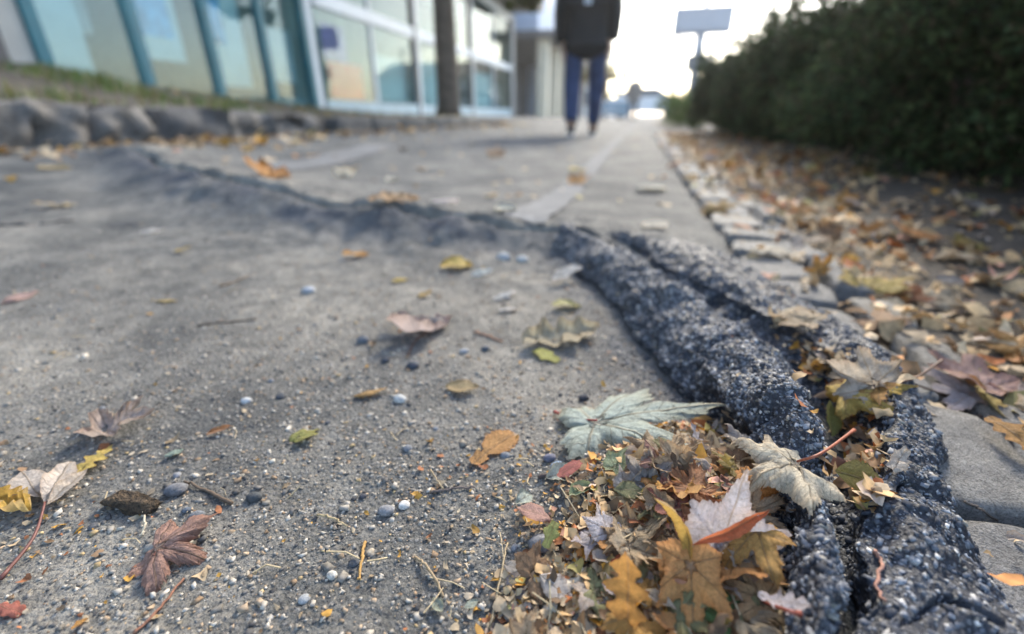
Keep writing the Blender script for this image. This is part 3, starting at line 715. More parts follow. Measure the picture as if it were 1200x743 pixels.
def radial_leaf(name, prof, p, rings=9):
    sd = p.get('seed', 1); rr = random.Random(sd)
    pts = []
    for sgn in (1, -1):
        seq = prof if sgn == 1 else prof[::-1]
        for (t, r) in seq:
            if sgn == -1 and t in (0, 180): continue
            pts.append((sgn * t + rr.uniform(-1.5, 1.5) * (0 < t < 180), r * (1 + rr.uniform(-.07, .07))))
    C = np.array([(r * math.sin(R(t)), r * math.cos(R(t))) for t, r in pts])
    C[:, 0] *= p.get('narrow', .95)
    # break off part of the leaf if asked
    O = []
    for i in range(len(C)):
        a, b = C[i], C[(i + 1) % len(C)]
        for k in range(4): O.append((a * (1 - k / 4) + b * k / 4) * (1 + (.045 * (k in (1, 3)) - .03 * (k == 2)) * p.get('teeth', 1)))
    O = np.array(O); O *= 1 + .02 * vnoise(O[:, :1] * 30 + sd, O[:, 1:] * 30, seed=sd)
    n = len(O); fr = np.linspace(0, 1, rings + 1)[1:] ** .85
    P = np.vstack([[[0, 0]]] + [O * t for t in fr]); ed = np.concatenate([[0]] + [np.full(n, t) for t in fr])
    ang = np.degrees(np.arctan2(P[:, 0], P[:, 1])); rad = np.hypot(P[:, 0], P[:, 1])
    ax = np.array([0, 50, -50, 108, -108]); la = ax[np.abs(ang[:, None] - ax[None]).argmin(1)]
    off = np.abs(rad * np.sin(np.radians(ang - la))); vein = np.stack([off, rad * np.cos(np.radians(ang - la)) - .85 * off], -1)
    F = [(0, 1 + (k + 1) % n, 1 + k) for k in range(n)]
    for j in range(rings - 1):
        b = 1 + j * n
        F += [(b + k, b + (k + 1) % n, b + n + (k + 1) % n, b + n + k) for k in range(n)]
    F = [q[::-1] if len(q) == 4 else q for q in F]
    F = [tuple(reversed(q)) if len(q) == 3 else tuple(reversed(q)) for q in F]
    return finish_leaf(name, P, F, ed, vein, p)
def strip_leaf(name, hw, p, n=30, c=9, half=None):
    """hw(t): half width along the midrib"""
    T = np.linspace(0, 1, n); U = np.linspace(-1, 1, c); rr = random.Random(p.get('seed', 1))
    W = np.array([hw(t) for t in T]); Wl = W * (1 + np.array([rr.uniform(-.08, .08) for _ in T])); Wr = W * (1 + np.array([rr.uniform(-.08, .08) for _ in T]))
    if half == 'right': Wl = Wl * .25
    Wl *= p.get('narrow', 1); Wr *= p.get('narrow', 1)
    P = np.array([((u * (Wr[i] if u > 0 else Wl[i])) + p.get('sway', 0) * math.sin(t * 3), t + abs(u) * .10 * W[i] / .3 * (1 - t)) for i, t in enumerate(T) for u in U])
    ed = np.array([max(abs(u), t ** 4) for t in T for u in U]); vein = np.array([(abs(u) * W[i], t - .85 * abs(u) * W[i]) for i, t in enumerate(T) for u in U])
    F = [(i * c + k, i * c + k + 1, (i + 1) * c + k + 1, (i + 1) * c + k) for i in range(n - 1) for k in range(c - 1)]
    return finish_leaf(name, P, F, ed, vein, p)
oak_w = lambda t: max(.012, (.20 * math.sin(math.pi * min(1, t * .9 + .05)) ** .8) * (1 + .42 * math.sin(t * 25)) * (1 if t < .97 else .5))
ovate_w = lambda t: max(.004, .30 * math.sin(math.pi * t ** .8) ** .9 * (1 + .04 * math.sin(t * 60)))
lance_w = lambda t: max(.004, .16 * math.sin(math.pi * t ** .9))
samara_w = lambda t: .10 + .05 * math.sin(math.pi * t) + (.10 * math.sin(math.pi * (t - .30) / .7) if t > .3 else 0) - (.07 if .22 < t < .34 else 0) - (.10 if t > .97 else 0)
frag_w = lambda t: .14 + .16 * math.sin(math.pi * t)
def leaf_shape(kind, p):
    nm = 'blade'
    if kind == 'maple': return radial_leaf(nm, MAPLE, p)
    if kind == 'sycamore': return radial_leaf(nm, SYCAM, p)
    if kind == 'ivy': return radial_leaf(nm, IVYL, p)
    if kind == 'oak': return strip_leaf(nm, oak_w, p, 46)
    if kind == 'ovate': return strip_leaf(nm, ovate_w, p)
    if kind == 'lance': return strip_leaf(nm, lance_w, p)
    if kind == 'samara': return strip_leaf(nm, samara_w, p)
    rr = random.Random(p.get('seed', 1)); A = [rr.uniform(.5, 1.2) for _ in range(12)]
    return strip_leaf(nm, lambda t: frag_w(t) * (A[int(t * 10)] * (1 - (t * 10) % 1) + A[int(t * 10) + 1] * ((t * 10) % 1)), p, 14, 7)
USED = {}
LEAF_N = [0]
LAND = []                                      # landmarks for the labels of small neighbours
def orient(d, up, tilt, roll):
    y = d.normalized(); x = y.cross(up).normalized(); z = x.cross(y).normalized()
    m = Matrix((x, y, z)).transposed()
    return m @ Matrix.Rotation(tilt, 3, 'X') @ Matrix.Rotation(roll, 3, 'Y')
def settle(me, M3, loc, frac=.22):
    pts = me.vertices; st = max(1, len(pts) // 40); pen = []
    for i in range(0, len(pts), st):
        q = M3 @ pts[i].co + loc; pen.append(drop(q.x, q.y) - q.z)
    pen.sort(); return pen[int(len(pen) * (1 - frac))]
def place_leaf(kind, base, tip, col, label, tilt=0.0, roll=0.0, lift=.0015, stem=None, stem_col=(.16, .06, .04), group=None, name=None, length=None, settle_it=True, mesh=None, follow=0.5, category='leaf', **p):
    LEAF_N[0] += 1; p.setdefault('seed', LEAF_N[0])
    P, N = hit(*base) if not isinstance(base, Vector) else (base, Vector((0, 0, 1)))
    if isinstance(tip, Vector): d = tip
    else:
        Q = at(tip[0], tip[1], P.z); d = Q - P
    zc = P.y * CP + (HCAM - P.z) * SP
    Ln = length or (min(d.length, 1.15 * math.hypot(tip[0] - base[0], tip[1] - base[1]) * zc / FPX) if not isinstance(tip, Vector) else d.length)
    up = (Vector((0, 0, 1)) * (1 - follow) + N * follow).normalized()
    d = d - up * d.dot(up)
    M3 = orient(d, up, tilt, roll)
    me = mesh or leaf_shape(kind, p)
    S3 = M3 * Ln
    loc = P.copy()
    if settle_it: loc.z += max(0, min(.012, settle(me, S3, loc)))
    loc += up * lift
    nm = name or {'maple': 'maple_leaf', 'sycamore': 'maple_leaf', 'oak': 'oak_leaf', 'samara': 'maple_seed', 'frag': 'leaf_fragment'}.get(kind, 'fallen_leaf')
    root = bpy.data.objects.new(nm, me); COL.objects.link(root)
    root.matrix_world = Matrix.Translation(loc) @ S3.to_4x4()
    g_ = sum(col) / 3; root.color = (*[min(.8, (q * .86 + g_ * .14) * 1.1) for q in col], 1); root['label'] = label; root['category'] = category
    if group: root['group'] = group
    if stem:                                    # list of unit-space points or pixel end
        Minv = root.matrix_world.inverted()
        pts = []
        for (sx, sy, dz) in stem:
            h, _ = hit(sx, sy)
            if dz: h = at(sx, sy, h.z + dz)
            pts.append(h + Vector((0, 0, .0012)))
        pts = [loc + M3 @ Vector((0, .02 * Ln, -.0004))] + pts
        C = crm(np.array([list(q) for q in pts]), 5 * len(pts))
        C = [Minv @ Vector(q) for q in C]; n = len(C)
        so = MB().tube(C, [(.0006 + .0004 * i / n) / Ln for i in range(n - 1)] + [.0014 / Ln], 6).build("stem", M['stem'], root, True)
        so.color = (*stem_col, 1)
    return root
def L(*a, **k):
    land = k.pop('land', None)
    o = place_leaf(*a, **k)
    if land: LAND.append((land, o.location.copy()))
    return o
SILVER, CREAM, LILAC, OCHRE, ORANGE, GOLD = (.42, .49, .43), (.76, .64, .46), (.66, .61, .63), (.55, .30, .06), (.66, .31, .08), (.60, .29, .05)
YELLOW, GREEN, OLIVE, TAN, BROWN, RUST, PINK, GREY = (.72, .51, .10), (.20, .36, .11), (.30, .26, .07), (.52, .38, .23), (.29, .18, .10), (.44, .17, .07), (.58, .33, .27), (.50, .45, .41)
L('maple', (697, 507), (845, 510), SILVER, 'large grey-green maple leaf lying underside up by the foot of the ridge', tilt=.05, roll=.02, bend=.10, curl=.0, wave=.05, crimp=.012, fold=.05, edgecurl=-.06, stem=[(672, 492, .006), (650, 484, 0)], stem_col=(.30, .05, .04), land='grey-green maple leaf', lift=.007, narrow=.72)
L('sycamore', (931, 556), (862, 586), CREAM, 'pale cream crumpled maple leaf draped over the ridge above the leaf heap', tilt=.34, roll=-.1, bend=-.55, curl=-.08, wave=.14, crimp=.05, edgecurl=-.16, follow=.15, stem=[(962, 533, .018), (1000, 506, .020)], stem_col=(.28, .08, .04), land='cream crumpled leaf', lift=.004, length=.036)
L('ivy', (842, 655), (850, 590), LILAC, 'pale lilac leaf standing with its point up in the leaf heap', tilt=.85, roll=.35, fold=.28, bend=.3, wave=.05, land='upright lilac leaf', lift=.007, length=.038, narrow=1.1)
L('maple', (872, 650), (803, 706), OCHRE, 'ochre maple leaf drooping off the heap below the red sliver', tilt=-.25, roll=.2, bend=-.7, curl=-.2, wave=.12, land='ochre maple leaf', lift=.014, length=.027)
L('sycamore', (801, 686), (812, 755), ORANGE, 'orange leaf hanging down the front of the leaf heap', tilt=-.35, roll=.2, bend=-.5, wave=.12, fold=.25, land='orange leaf on the heap front', lift=.012, length=.027, narrow=.7)
L('lance', (801, 688), (797, 625), (.52, .32, .05), 'yellow-ochre leaf curled into an upright hoop at the heap', tilt=.65, roll=-.9, bend=1.6, fold=.5, land='curled yellow-ochre leaf', lift=.012, length=.040, narrow=.6)
L('lance', (803, 677), (914, 650), (.60, .14, .03), 'thin orange-red sliver of leaf pointing towards the ridge', tilt=.12, roll=.9, bend=-.4, fold=.8, lift=.022, length=.046, land='orange-red sliver', narrow=.40)
L('oak', (733, 772), (742, 708), GOLD, 'big golden-brown leaf standing up at the bottom of the heap', tilt=.75, roll=-.3, bend=.4, fold=.35, wave=.1, lift=.008, length=.036, land='golden-brown upright leaf')
L('sycamore', (874, 757), (823, 728), GREEN, 'fresh green leaf at the very front of the leaf heap', tilt=.15, roll=.1, wave=.12, edgecurl=-.1, lift=.006, length=.023, land='green leaf at the front')
L('maple', (886, 720), (848, 706), (.50, .30, .13), 'tan-brown leaf with a red stem between the heap and the ridge', tilt=.1, roll=-.3, wave=.14, bend=-.4, lift=.008, length=.020, stem=[(922, 718, .008), (936, 722, .004)], stem_col=(.22, .05, .03), land='tan-brown leaf with red stem')
L('ovate', (956, 566), (1034, 576), (.27, .22, .04), 'smooth olive leaf with a yellow rim lying across the crack', tilt=.12, roll=.35, bend=-.25, curl=-.15, wave=.03, crimp=.008, lift=.014, length=.033, land='smooth olive leaf')
L('maple', (992, 503), (1042, 512), YELLOW, 'bright yellow maple leaf caught in the crack of the ridge', tilt=.2, roll=.25, bend=-.5, wave=.1, edgecurl=-.15, lift=.018, length=.042, land='yellow maple leaf in the crack', narrow=.85)
L('ovate', (972, 520), (950, 480), (.30, .30, .07), 'narrow olive-green leaf propped up beside the yellow maple leaf', tilt=.6, roll=.6, fold=.3, lift=.006, length=.027)
L('sycamore', (1026, 462), (962, 440), (.52, .45, .37), 'pale grey-brown leaf curled in the gap behind the yellow maple leaf', tilt=.25, roll=-.25, bend=.4, wave=.16, edgecurl=.15, lift=.008, length=.032, stem=[(1068, 446, .014), (1103, 424, .014)], stem_col=(.10, .05, .035), land='pale leaf in the gap')
L('maple', (1028, 466), (962, 474), (.48, .25, .05), 'orange-brown leaf hanging below the pale leaf in the gap', tilt=-.15, roll=.3, bend=-.5, wave=.12, lift=.008, length=.024)
L('frag', (1034, 562), (1048, 532), (.58, .50, .42), 'small cream crumpled scrap on the right slab of the ridge', tilt=.4, wave=.35, crimp=.12, lift=.004, length=.020)
L('samara', (553, 547), (607, 507), (.52, .26, .07), 'single orange-brown winged maple seed lying on the bare asphalt', category='seed', curl=.1, wave=.06, crimp=.01, bend=-.15, land='winged maple seed', lift=.002)
L('oak', (612, 407), (702, 392), (.42, .38, .27), 'grey-tan oak leaf lying in the middle of the asphalt', wave=.12, roll=.15, edgecurl=.1, land='grey-tan oak leaf', lift=.003)
L('frag', (625, 412), (655, 425), (.42, .42, .08), 'yellow-green torn lobe beside the grey-tan oak leaf', wave=.1, lift=.002)
L('maple', (502, 392), (452, 384), (.50, .40, .40), 'pinkish grey leaf with red edges beside a flat pebble', roll=.35, wave=.16, edgecurl=.2, land='pinkish grey leaf', stem=[(486, 402, 0), (478, 418, 0)], stem_col=(.12, .06, .04), lift=.004)
L('maple', (188, 652), (248, 664), (.44, .25, .19), 'brown-pink curled maple leaf on the asphalt near the bark chip', roll=.3, tilt=.15, bend=-.5, wave=.15, edgecurl=-.15, stem=[(182, 654, .004)], land='brown-pink maple leaf', lift=.004)
L('lance', (58, 600), (110, 505), (.60, .52, .45), 'long beige withered leaf in the cluster at the left edge', roll=.3, wave=.10, fold=.25, bend=-.2, length=.046, land='long beige leaf', stem=[(40, 632, .004), (2, 680, .002)], stem_col=(.14, .05, .04), lift=.005)
L('oak', (84, 566), (156, 514), (.70, .50, .09), 'yellow lobed leaf right of the long beige leaf at left', roll=-.1, wave=.10, lift=.003, length=.030, land='yellow lobed leaf')
L('oak', (40, 604), (-10, 592), (.72, .50, .10), 'bright yellow curled leaf cut by the left edge of the picture', roll=.1, bend=.3, wave=.10, length=.028, edgecurl=.2, lift=.004)
L('ovate', (52, 590), (2, 525), (.56, .49, .43), 'broad grey-beige leaf lying left of the yellow lobed leaf', roll=.2, tilt=.05, wave=.12, length=.034, lift=.005)
L('lance', (62, 602), (108, 558), (.54, .46, .38), 'narrow pale leaf fanned out across the yellow lobed leaf', roll=.4, fold=.4, wave=.1, lift=.007)
L('maple', (128, 512), (172, 480), (.54, .43, .37), 'dry beige maple leaf behind the yellow lobed leaf', roll=-.2, wave=.2, edgecurl=.15, lift=.003, land='dry beige maple leaf')
L('frag', (0, 640), (-30, 655), TAN, 'thin tan scrap of leaf at the left picture edge', wave=.2, lift=.002)
# lone pieces further up the asphalt
for kind, b_, t_, col, lab, kw in [
    ('frag', (402, 304), (432, 300), (.55, .28, .05), 'orange leaf scrap alone on the asphalt before the low lip', {}),
    ('ovate', (516, 316), (558, 311), (.58, .42, .08), 'yellow leaf lying below the low lip near the pale flakes', {}),
    ('frag', (458, 332), (478, 329), (.52, .38, .07), 'small yellow scrap below the yellow leaf near the lip', {}),
    ('frag', (490, 350), (506, 346), (.48, .32, .08), 'tiny tan-yellow scrap left of the flat pale flakes', {}),
    ('maple', (318, 208), (278, 200), (.56, .27, .05), 'orange leaf standing up on the lip of the crack at left', dict(tilt=.12, edgecurl=.25, length=.07)),
    ('frag', (204, 297), (226, 294), (.54, .38, .06), 'yellow scrap alone on the left part of the asphalt', {}),
    ('lance', (183, 355), (208, 353), (.46, .34, .10), 'short tan-yellow strip below the lone yellow scrap', {}),
    ('lance', (414, 467), (456, 459), (.46, .27, .08), 'slim tan leaf left of the white pebble', {}),
    ('ovate', (522, 455), (562, 459), (.42, .31, .15), 'pale tan leaf above the winged maple seed', {}),
    ('ivy', (350, 516), (378, 500), (.34, .34, .08), 'yellow-green leaf scrap alone left of the winged seed', {}),
    ('lance', (243, 512), (272, 503), (.44, .20, .07), 'orange-brown strip of leaf right of the left cluster', {}),
    ('ovate', (194, 538), (217, 530), (.30, .40, .33), 'mint-green leaflet right of the yellow lobed leaf', {}),
    ('oak', (38, 246), (105, 240), (.40, .32, .18), 'tan leaf lying flat far left before the mound', dict(wave=.1)),
    ('frag', (164, 274), (192, 270), (.55, .54, .52), 'whitish flake of leaf far left on the asphalt', {}),
    ('frag', (44, 199), (84, 197), (.40, .34, .19), 'flat tan leaf near the kerb foot at far left', {}),
    ('ovate', (572, 232), (592, 220), (.56, .47, .32), 'cream leaf behind the lip near the white line', {}),
    ('ivy', (402, 208), (420, 198), (.60, .54, .40), 'cream leaf standing on the far path at left', dict(tilt=.4)),
    ('ivy', (580, 184), (596, 174), (.36, .22, .12), 'brown curled leaf in the middle of the far path', dict(tilt=.5)),
    ('ivy', (676, 217), (697, 208), (.52, .25, .05), 'orange leaf on the white line of the far path', dict(tilt=.3)),
    ('frag', (668, 203), (700, 198), (.42, .33, .08), 'olive-yellow scrap across the white line', {}),
    ('ovate', (580, 249), (612, 243), (.50, .53, .48), 'pale green-white leaf left of the white line', {}),
    ('ovate', (504, 237), (540, 232), (.48, .43, .43), 'lilac-grey leaf just behind the crack', {}),
    ('oak', (432, 243), (492, 238), (.46, .29, .14), 'tan-orange leaf lying along the far edge of the crack', dict(wave=.12)),
    ('ovate', (745, 226), (790, 221), (.48, .50, .45), 'pale grey-green leaf between the white line and stones', {}),
    ('ovate', (452, 213), (472, 209), (.42, .42, .36), 'dull green-grey leaf on the far path', {}),
    ('ovate', (752, 268), (790, 262), (.50, .46, .38), 'pale tan leaf behind the top of the ridge', {}),
    ('frag', (2, 716), (28, 720), (.50, .15, .10), 'dull red leaf scrap at the lower left corner', dict(wave=.2)),
    ('frag', (86, 743), (104, 728), (.55, .27, .05), 'orange scrap at the bottom edge right of the red scrap', {}),
    ('lance', (0, 358), (48, 344), (.46, .30, .27), 'pinkish dry leaf with dark rib at the left edge', dict(roll=.5, fold=.4)),
    ('frag', (648, 334), (682, 326), (.46, .46, .46), 'pale grey flake leaning at the foot of the ridge top', dict(tilt=.2)),
    ('frag', (578, 352), (604, 345), (.50, .50, .49), 'upper of two whitish flakes in mid asphalt', {}),
    ('frag', (584, 367), (606, 362), (.50, .48, .46), 'lower of two whitish flakes in mid asphalt', {}),
    ('frag', (552, 324), (578, 321), (.50, .54, .53), 'pale blue-grey flake beside the yellow leaf at the lip', {}),
    ('ovate', (646, 363), (682, 359), (.46, .45, .18), 'pale yellow-green leaf above the grey-tan oak leaf', {}),
    ('ovate', (606, 604), (630, 590), (.44, .50, .44), 'mint-white curled leaf half at the edge of the litter', dict(roll=.5, bend=-1.2, lift=.005)),
    ('ovate', (640, 566), (680, 560), (.44, .48, .42), 'pale green leaf beside the dark twig', dict(roll=.2)),
    ('frag', (655, 572), (684, 562), (.50, .14, .11), 'pinkish red scrap under the dark twig', dict(tilt=.2)),
    ('ovate', (668, 588), (694, 577), (.30, .38, .20), 'small green oval leaf in front of the dark twig', {}),
    ('ivy', (722, 560), (740, 540), (.34, .42, .24), 'light green scrap under the grey-green maple leaf', dict(tilt=.3)),
    ('ivy', (712, 640), (702, 602), (.55, .52, .56), 'lilac-white leaf lying on the litter left of the pink leaf', dict(tilt=.25, roll=.3)),
    ('sycamore', (790, 602), (752, 590), (.48, .20, .15), 'salmon-pink leaf on the litter under the silver leaf', dict(tilt=.2, wave=.15)),
    ('maple', (812, 590), (772, 562), (.45, .21, .09), 'russet leaf between the grey-green leaf and cream leaf', dict(tilt=.2, wave=.15)),
    ('lance', (730, 585), (795, 552), (.50, .45, .38), 'pale grey strip of leaf across the top of the litter', dict(roll=.5, fold=.5)),
    ('oak', (690, 640), (760, 668), (.40, .26, .12), 'brown lobed leaf flat in the middle of the heap', dict(tilt=.1, wave=.15)),
    ('maple', (735, 655), (785, 630), (.46, .34, .20), 'sandy maple leaf behind the curled yellow-ochre leaf', dict(tilt=.2, wave=.18)),
    ('frag', (640, 655), (655, 632), (.36, .38, .10), 'green and brown scrap leaning on the grey stone', dict(tilt=.5)),
    ('ivy', (716, 690), (745, 672), (.55, .37, .12), 'honey-yellow leaf left of the orange leaf on the heap', dict(tilt=.2)),
    ('frag', (716, 672), (738, 664), (.55, .12, .04), 'small orange-red scrap in the middle of the heap', dict(tilt=.3)),
    ('ivy', (604, 690), (634, 678), (.50, .44, .44), 'dusty lilac scrap at the left edge of the litter', {}),
    ('lance', (752, 705), (792, 735), (.58, .50, .38), 'cream strip of leaf leaning in front of the orange leaf', dict(tilt=.2, fold=.4)),
    ('ovate', (705, 700), (735, 715), (.50, .45, .48), 'lilac-grey leaf left of the golden-brown upright leaf', dict(tilt=.2)),
    ('maple', (715, 745), (690, 720), (.50, .33, .20), 'peach leaf at the bottom edge left of the golden leaf', dict(tilt=.15)),
    ('ivy', (640, 728), (612, 708), (.52, .44, .40), 'pale pinkish leaf lying over the straw', dict(tilt=.15)),
    ('ovate', (508, 705), (520, 722), (.38, .42, .33), 'grey-green leaf scrap at the bottom middle', {}),
    ('ovate', (545, 718), (562, 708), (.36, .42, .36), 'small blue-green scrap right of the grey-green scrap', {}),
    ('maple', (880, 690), (862, 648), (.55, .50, .42), 'cream leaf sunk behind the ochre maple leaf', dict(tilt=.4, wave=.15)),
    ('maple', (852, 560), (822, 545), (.30, .24, .07), 'dark olive leaf at the ridge foot left of the cream leaf', dict(tilt=.3)),
    ('oak', (790, 640), (850, 600), (.42, .18, .08), 'rust-red leaf under the upright lilac leaf', dict(tilt=.2)),
    # right bed
    ('sycamore', (1150, 455), (1075, 425), (.44, .27, .24), 'large dusty pink leaf flat on the edging stones', dict(wave=.1, lift=.004)),
    ('maple', (1130, 482), (1055, 468), (.47, .42, .45), 'lilac leaf below the dusty pink leaf on the stones', dict(wave=.12, lift=.004)),
    ('maple', (1200, 420), (1150, 398), (.50, .26, .06), 'orange leaf behind the dusty pink leaf at right', dict(tilt=.2)),
    ('maple', (1140, 480), (1195, 500), (.52, .40, .08), 'yellow leaf at the right edge beside the stones', dict(wave=.15)),
    ('oak', (1148, 500), (1215, 545), (.44, .22, .05), 'orange-brown leaf arched over at the right edge', dict(tilt=.3, bend=-.6, wave=.1)),
    ('maple', (1190, 470), (1130, 440), (.46, .36, .33), 'grey-pink leaf over the joint at right', dict(wave=.12)),
    ('frag', (1170, 640), (1212, 655), (.50, .42, .36), 'curled pale scrap on the lower right stone', dict(tilt=.4, wave=.2)),
    ('maple', (1040, 395), (985, 385), (.44, .30, .20), 'tan leaf lying against the right flank of the ridge', dict(wave=.12)),
    ('maple', (950, 385), (905, 372), (.50, .38, .24), 'straw-coloured leaf at the head of the gap in the ridge', dict(tilt=.2)),
    ('lance', (905, 395), (948, 373), (.50, .40, .26), 'pale straw strip laid across the head of the gap', dict(fold=.4)),
    ('maple', (938, 250), (960, 242), (.52, .24, .05), 'orange leaf at the far end of the stones', dict(tilt=.3)),
    ('maple', (838, 248), (862, 242), (.50, .32, .10), 'orange-tan leaf on the far edging stones', dict(tilt=.3)),
    ('maple', (965, 325), (985, 308), (.52, .28, .06), 'orange leaf tilted between the stone rows', dict(tilt=.3)),
    ('oak', (880, 302), (948, 300), (.54, .47, .36), 'cream leaf lying across an edging stone', dict(wave=.08)),
    ('oak', (1022, 335), (1085, 325), (.42, .31, .18), 'tan leaf in the bed right of the stone rows', {}),
    ('maple', (1095, 360), (1140, 345), (.45, .37, .26), 'pale crumpled leaf below the hedge', dict(tilt=.3, wave=.2)),
]:
    kw = dict(kw); tl = kw.pop('tilt', random.uniform(0, .1)); ro = kw.pop('roll', random.uniform(-.2, .2)); wv = kw.pop('wave', .08); lf = kw.pop('lift', .002 + .006 * (tl > .15))
    o = place_leaf(kind, b_, t_, col, lab, tilt=tl, roll=ro, wave=wv, lift=lf, bend=kw.pop('bend', random.uniform(-.5, .2)), edgecurl=kw.pop('edgecurl', random.uniform(-.1, .12)), **kw)
    wd = lab.split(); hit_w = [q for q in ('leaf', 'scrap', 'flake') if q in wd[:5]]
    if (b_[1] > 560 or b_[0] > 1000) and hit_w:
        ph = ' '.join(wd[:wd.index(hit_w[0]) + 1])
        if ph not in ('tan leaf', 'orange leaf', 'yellow leaf', 'brown leaf', 'cream leaf', 'lilac leaf', 'pale green leaf', 'lilac-grey leaf') and ph not in [q[0] for q in LAND]: LAND.append((ph, o.location.copy()))

def rel(loc, away=0):
    q = sorted(LAND, key=lambda a: (a[1] - loc).length)[away]
    d = loc - q[1]
    if abs(d.x) > abs(d.y): r = 'right of' if d.x > 0 else 'left of'
    else: r = 'behind' if d.y > 0 else 'in front of'
    return r, q[0]
def unique_label(make):
    for k in range(6):
        t = make(k)
        if t not in USED and len(t.split()) <= 16: USED[t] = 1; return t
    return None

# ------------------------------------------------------------------ pebbles
def pebble_mesh(seed):
    rr = np.random.default_rng(seed)
    n, m = 12, 7; v = []
    for j in range(m + 1):
        th = math.pi * j / m
        for i in range(n): ph = 2 * math.pi * i / n; v.append((math.sin(th) * math.cos(ph), math.sin(th) * math.sin(ph), math.cos(th)))
    v = np.array(v); k = rr.uniform(0, 50)
    rd = 1 + .20 * fbm(v[:, 0] * 1.3 + k, v[:, 1] * 1.3, v[:, 2] * 1.3, o=3, seed=seed)
    v = v * rd[:, None] * np.array([1, rr.uniform(.65, .9), rr.uniform(.5, .75)]) * .5
    f = [(j * n + i, (j + 1) * n + i, (j + 1) * n + (i + 1) % n, j * n + (i + 1) % n) for j in range(m) for i in range(n)]
    return mesh_from("pebble", v, f, M['pebble'], True)
PEB = [pebble_mesh(i) for i in range(9)]
def place_pebble(px, py, wpx, col, label, k=None, name='pebble', loc=None, size=None, group=None):
    if loc is None:
        P, N = hit(px, py + wpx * .25); e = at(px + wpx, py + wpx * .25, P.z); size = (e - P).length
    else: P = loc
    o = bpy.data.objects.new(name, PEB[(k if k is not None else random.randrange(9))]); COL.objects.link(o)
    o.location = P + Vector((0, 0, size * .12)); o.scale = (size,) * 3; o.rotation_euler = (random.uniform(-.3, .3), random.uniform(-.3, .3), random.uniform(0, 6.3)) if loc is not None else (0, 0, random.uniform(-.5, .5))
    o.color = (*col, 1); o['label'] = label; o['category'] = 'pebble'; USED[label] = 1
    if group: o['group'] = group
    return o
for px, py, wpx, col, lab in [
    (453, 595, 21, (.20, .20, .21), 'smooth round grey pebble alone on the lower asphalt'),
    (635, 632, 34, (.16, .16, .17), 'flat blue-grey stone at the left edge of the litter'),
    (644, 534, 17, (.12, .12, .16), 'dark purple-grey pebble right of the winged seed'),
    (653, 544, 18, (.16, .21, .28), 'bluish pebble touching the dark purple-grey pebble'),
    (510, 376, 27, (.17, .15, .14), 'flat brown-grey pebble behind the pinkish grey leaf'),
    (426, 397, 16, (.10, .11, .13), 'dark flat pebble left of the pinkish grey leaf'),
    (469, 465, 18, (.40, .40, .39), 'white oval pebble beside the slim tan leaf'),
    (231, 602, 18, (.15, .16, .175), 'round blue-grey pebble right of the bark chip'),
    (207, 570, 26, (.14, .14, .15), 'dark rounded pebble behind the bark chip'),
    (219, 596, 11, (.10, .12, .15), 'tiny dark pebble between twig and bark chip'),
    (289, 468, 13, (.46, .46, .46), 'small bright white pebble in the left middle'),
    (362, 338, 16, (.30, .32, .35), 'pale bluish-grey pebble in the upper left asphalt'),
    (389, 672, 13, (.44, .42, .38), 'cream round pebble in the lower asphalt'),
    (357, 700, 14, (.26, .27, .28), 'small flat grey pebble below the cream pebble'),
    (680, 726, 38, (.07, .075, .075), 'large dark stone half buried in the front of the litter'),
    (590, 300, 19, (.36, .36, .36), 'whitish pebble at the foot of the low lip'),
    (612, 302, 17, (.44, .43, .41), 'pale pebble right of the whitish pebble by the lip'),
    (544, 410, 12, (.30, .30, .31), 'grey pebble right of the pinkish grey leaf'),
    (569, 407, 11, (.07, .08, .10), 'black pebble left of the grey-tan oak leaf'),
    (452, 421, 11, (.05, .055, .07), 'upper of two black pebbles in mid asphalt'),
    (484, 426, 15, (.05, .055, .07), 'lower of two black pebbles in mid asphalt'),
    (684, 464, 14, (.045, .045, .055), 'black crumb of asphalt right of mid path'),
    (329, 463, 12, (.05, .055, .065), 'black crumb of asphalt right of the white pebble'),
    (426, 580, 9, (.05, .05, .06), 'tiny black crumb left of the winged seed'),
    (298, 580, 19, (.055, .06, .065), 'black flake of asphalt right of the brown twig'),
    (415, 658, 13, (.06, .065, .075), 'dark crumb of asphalt in the lower middle'),
    (474, 590, 14, (.52, .50, .47), 'pale chip right of the smooth round grey pebble'),
    (478, 524, 12, (.13, .14, .16), 'grey-blue crumb left of the winged seed'),
    (592, 532, 12, (.16, .17, .19), 'small grey pebble right of the winged seed'),
]: place_pebble(px, py, wpx, col, lab)
LAND += [('winged maple seed', hit(578, 527)[0]), ('round grey pebble', hit(453, 595)[0]), ('flat blue-grey stone', hit(635, 632)[0]), ('bark chip', hit(152, 588)[0]), ('white oval pebble', hit(469, 465)[0]),
         ('cream round pebble', hit(389, 672)[0]), ('flat brown-grey pebble', hit(510, 376)[0]), ('yellow leaf near the lip', hit(535, 313)[0]), ('lone yellow scrap', hit(215, 295)[0]), ('red scrap', hit(15, 715)[0]), ('bent straw', hit(505, 680)[0])]

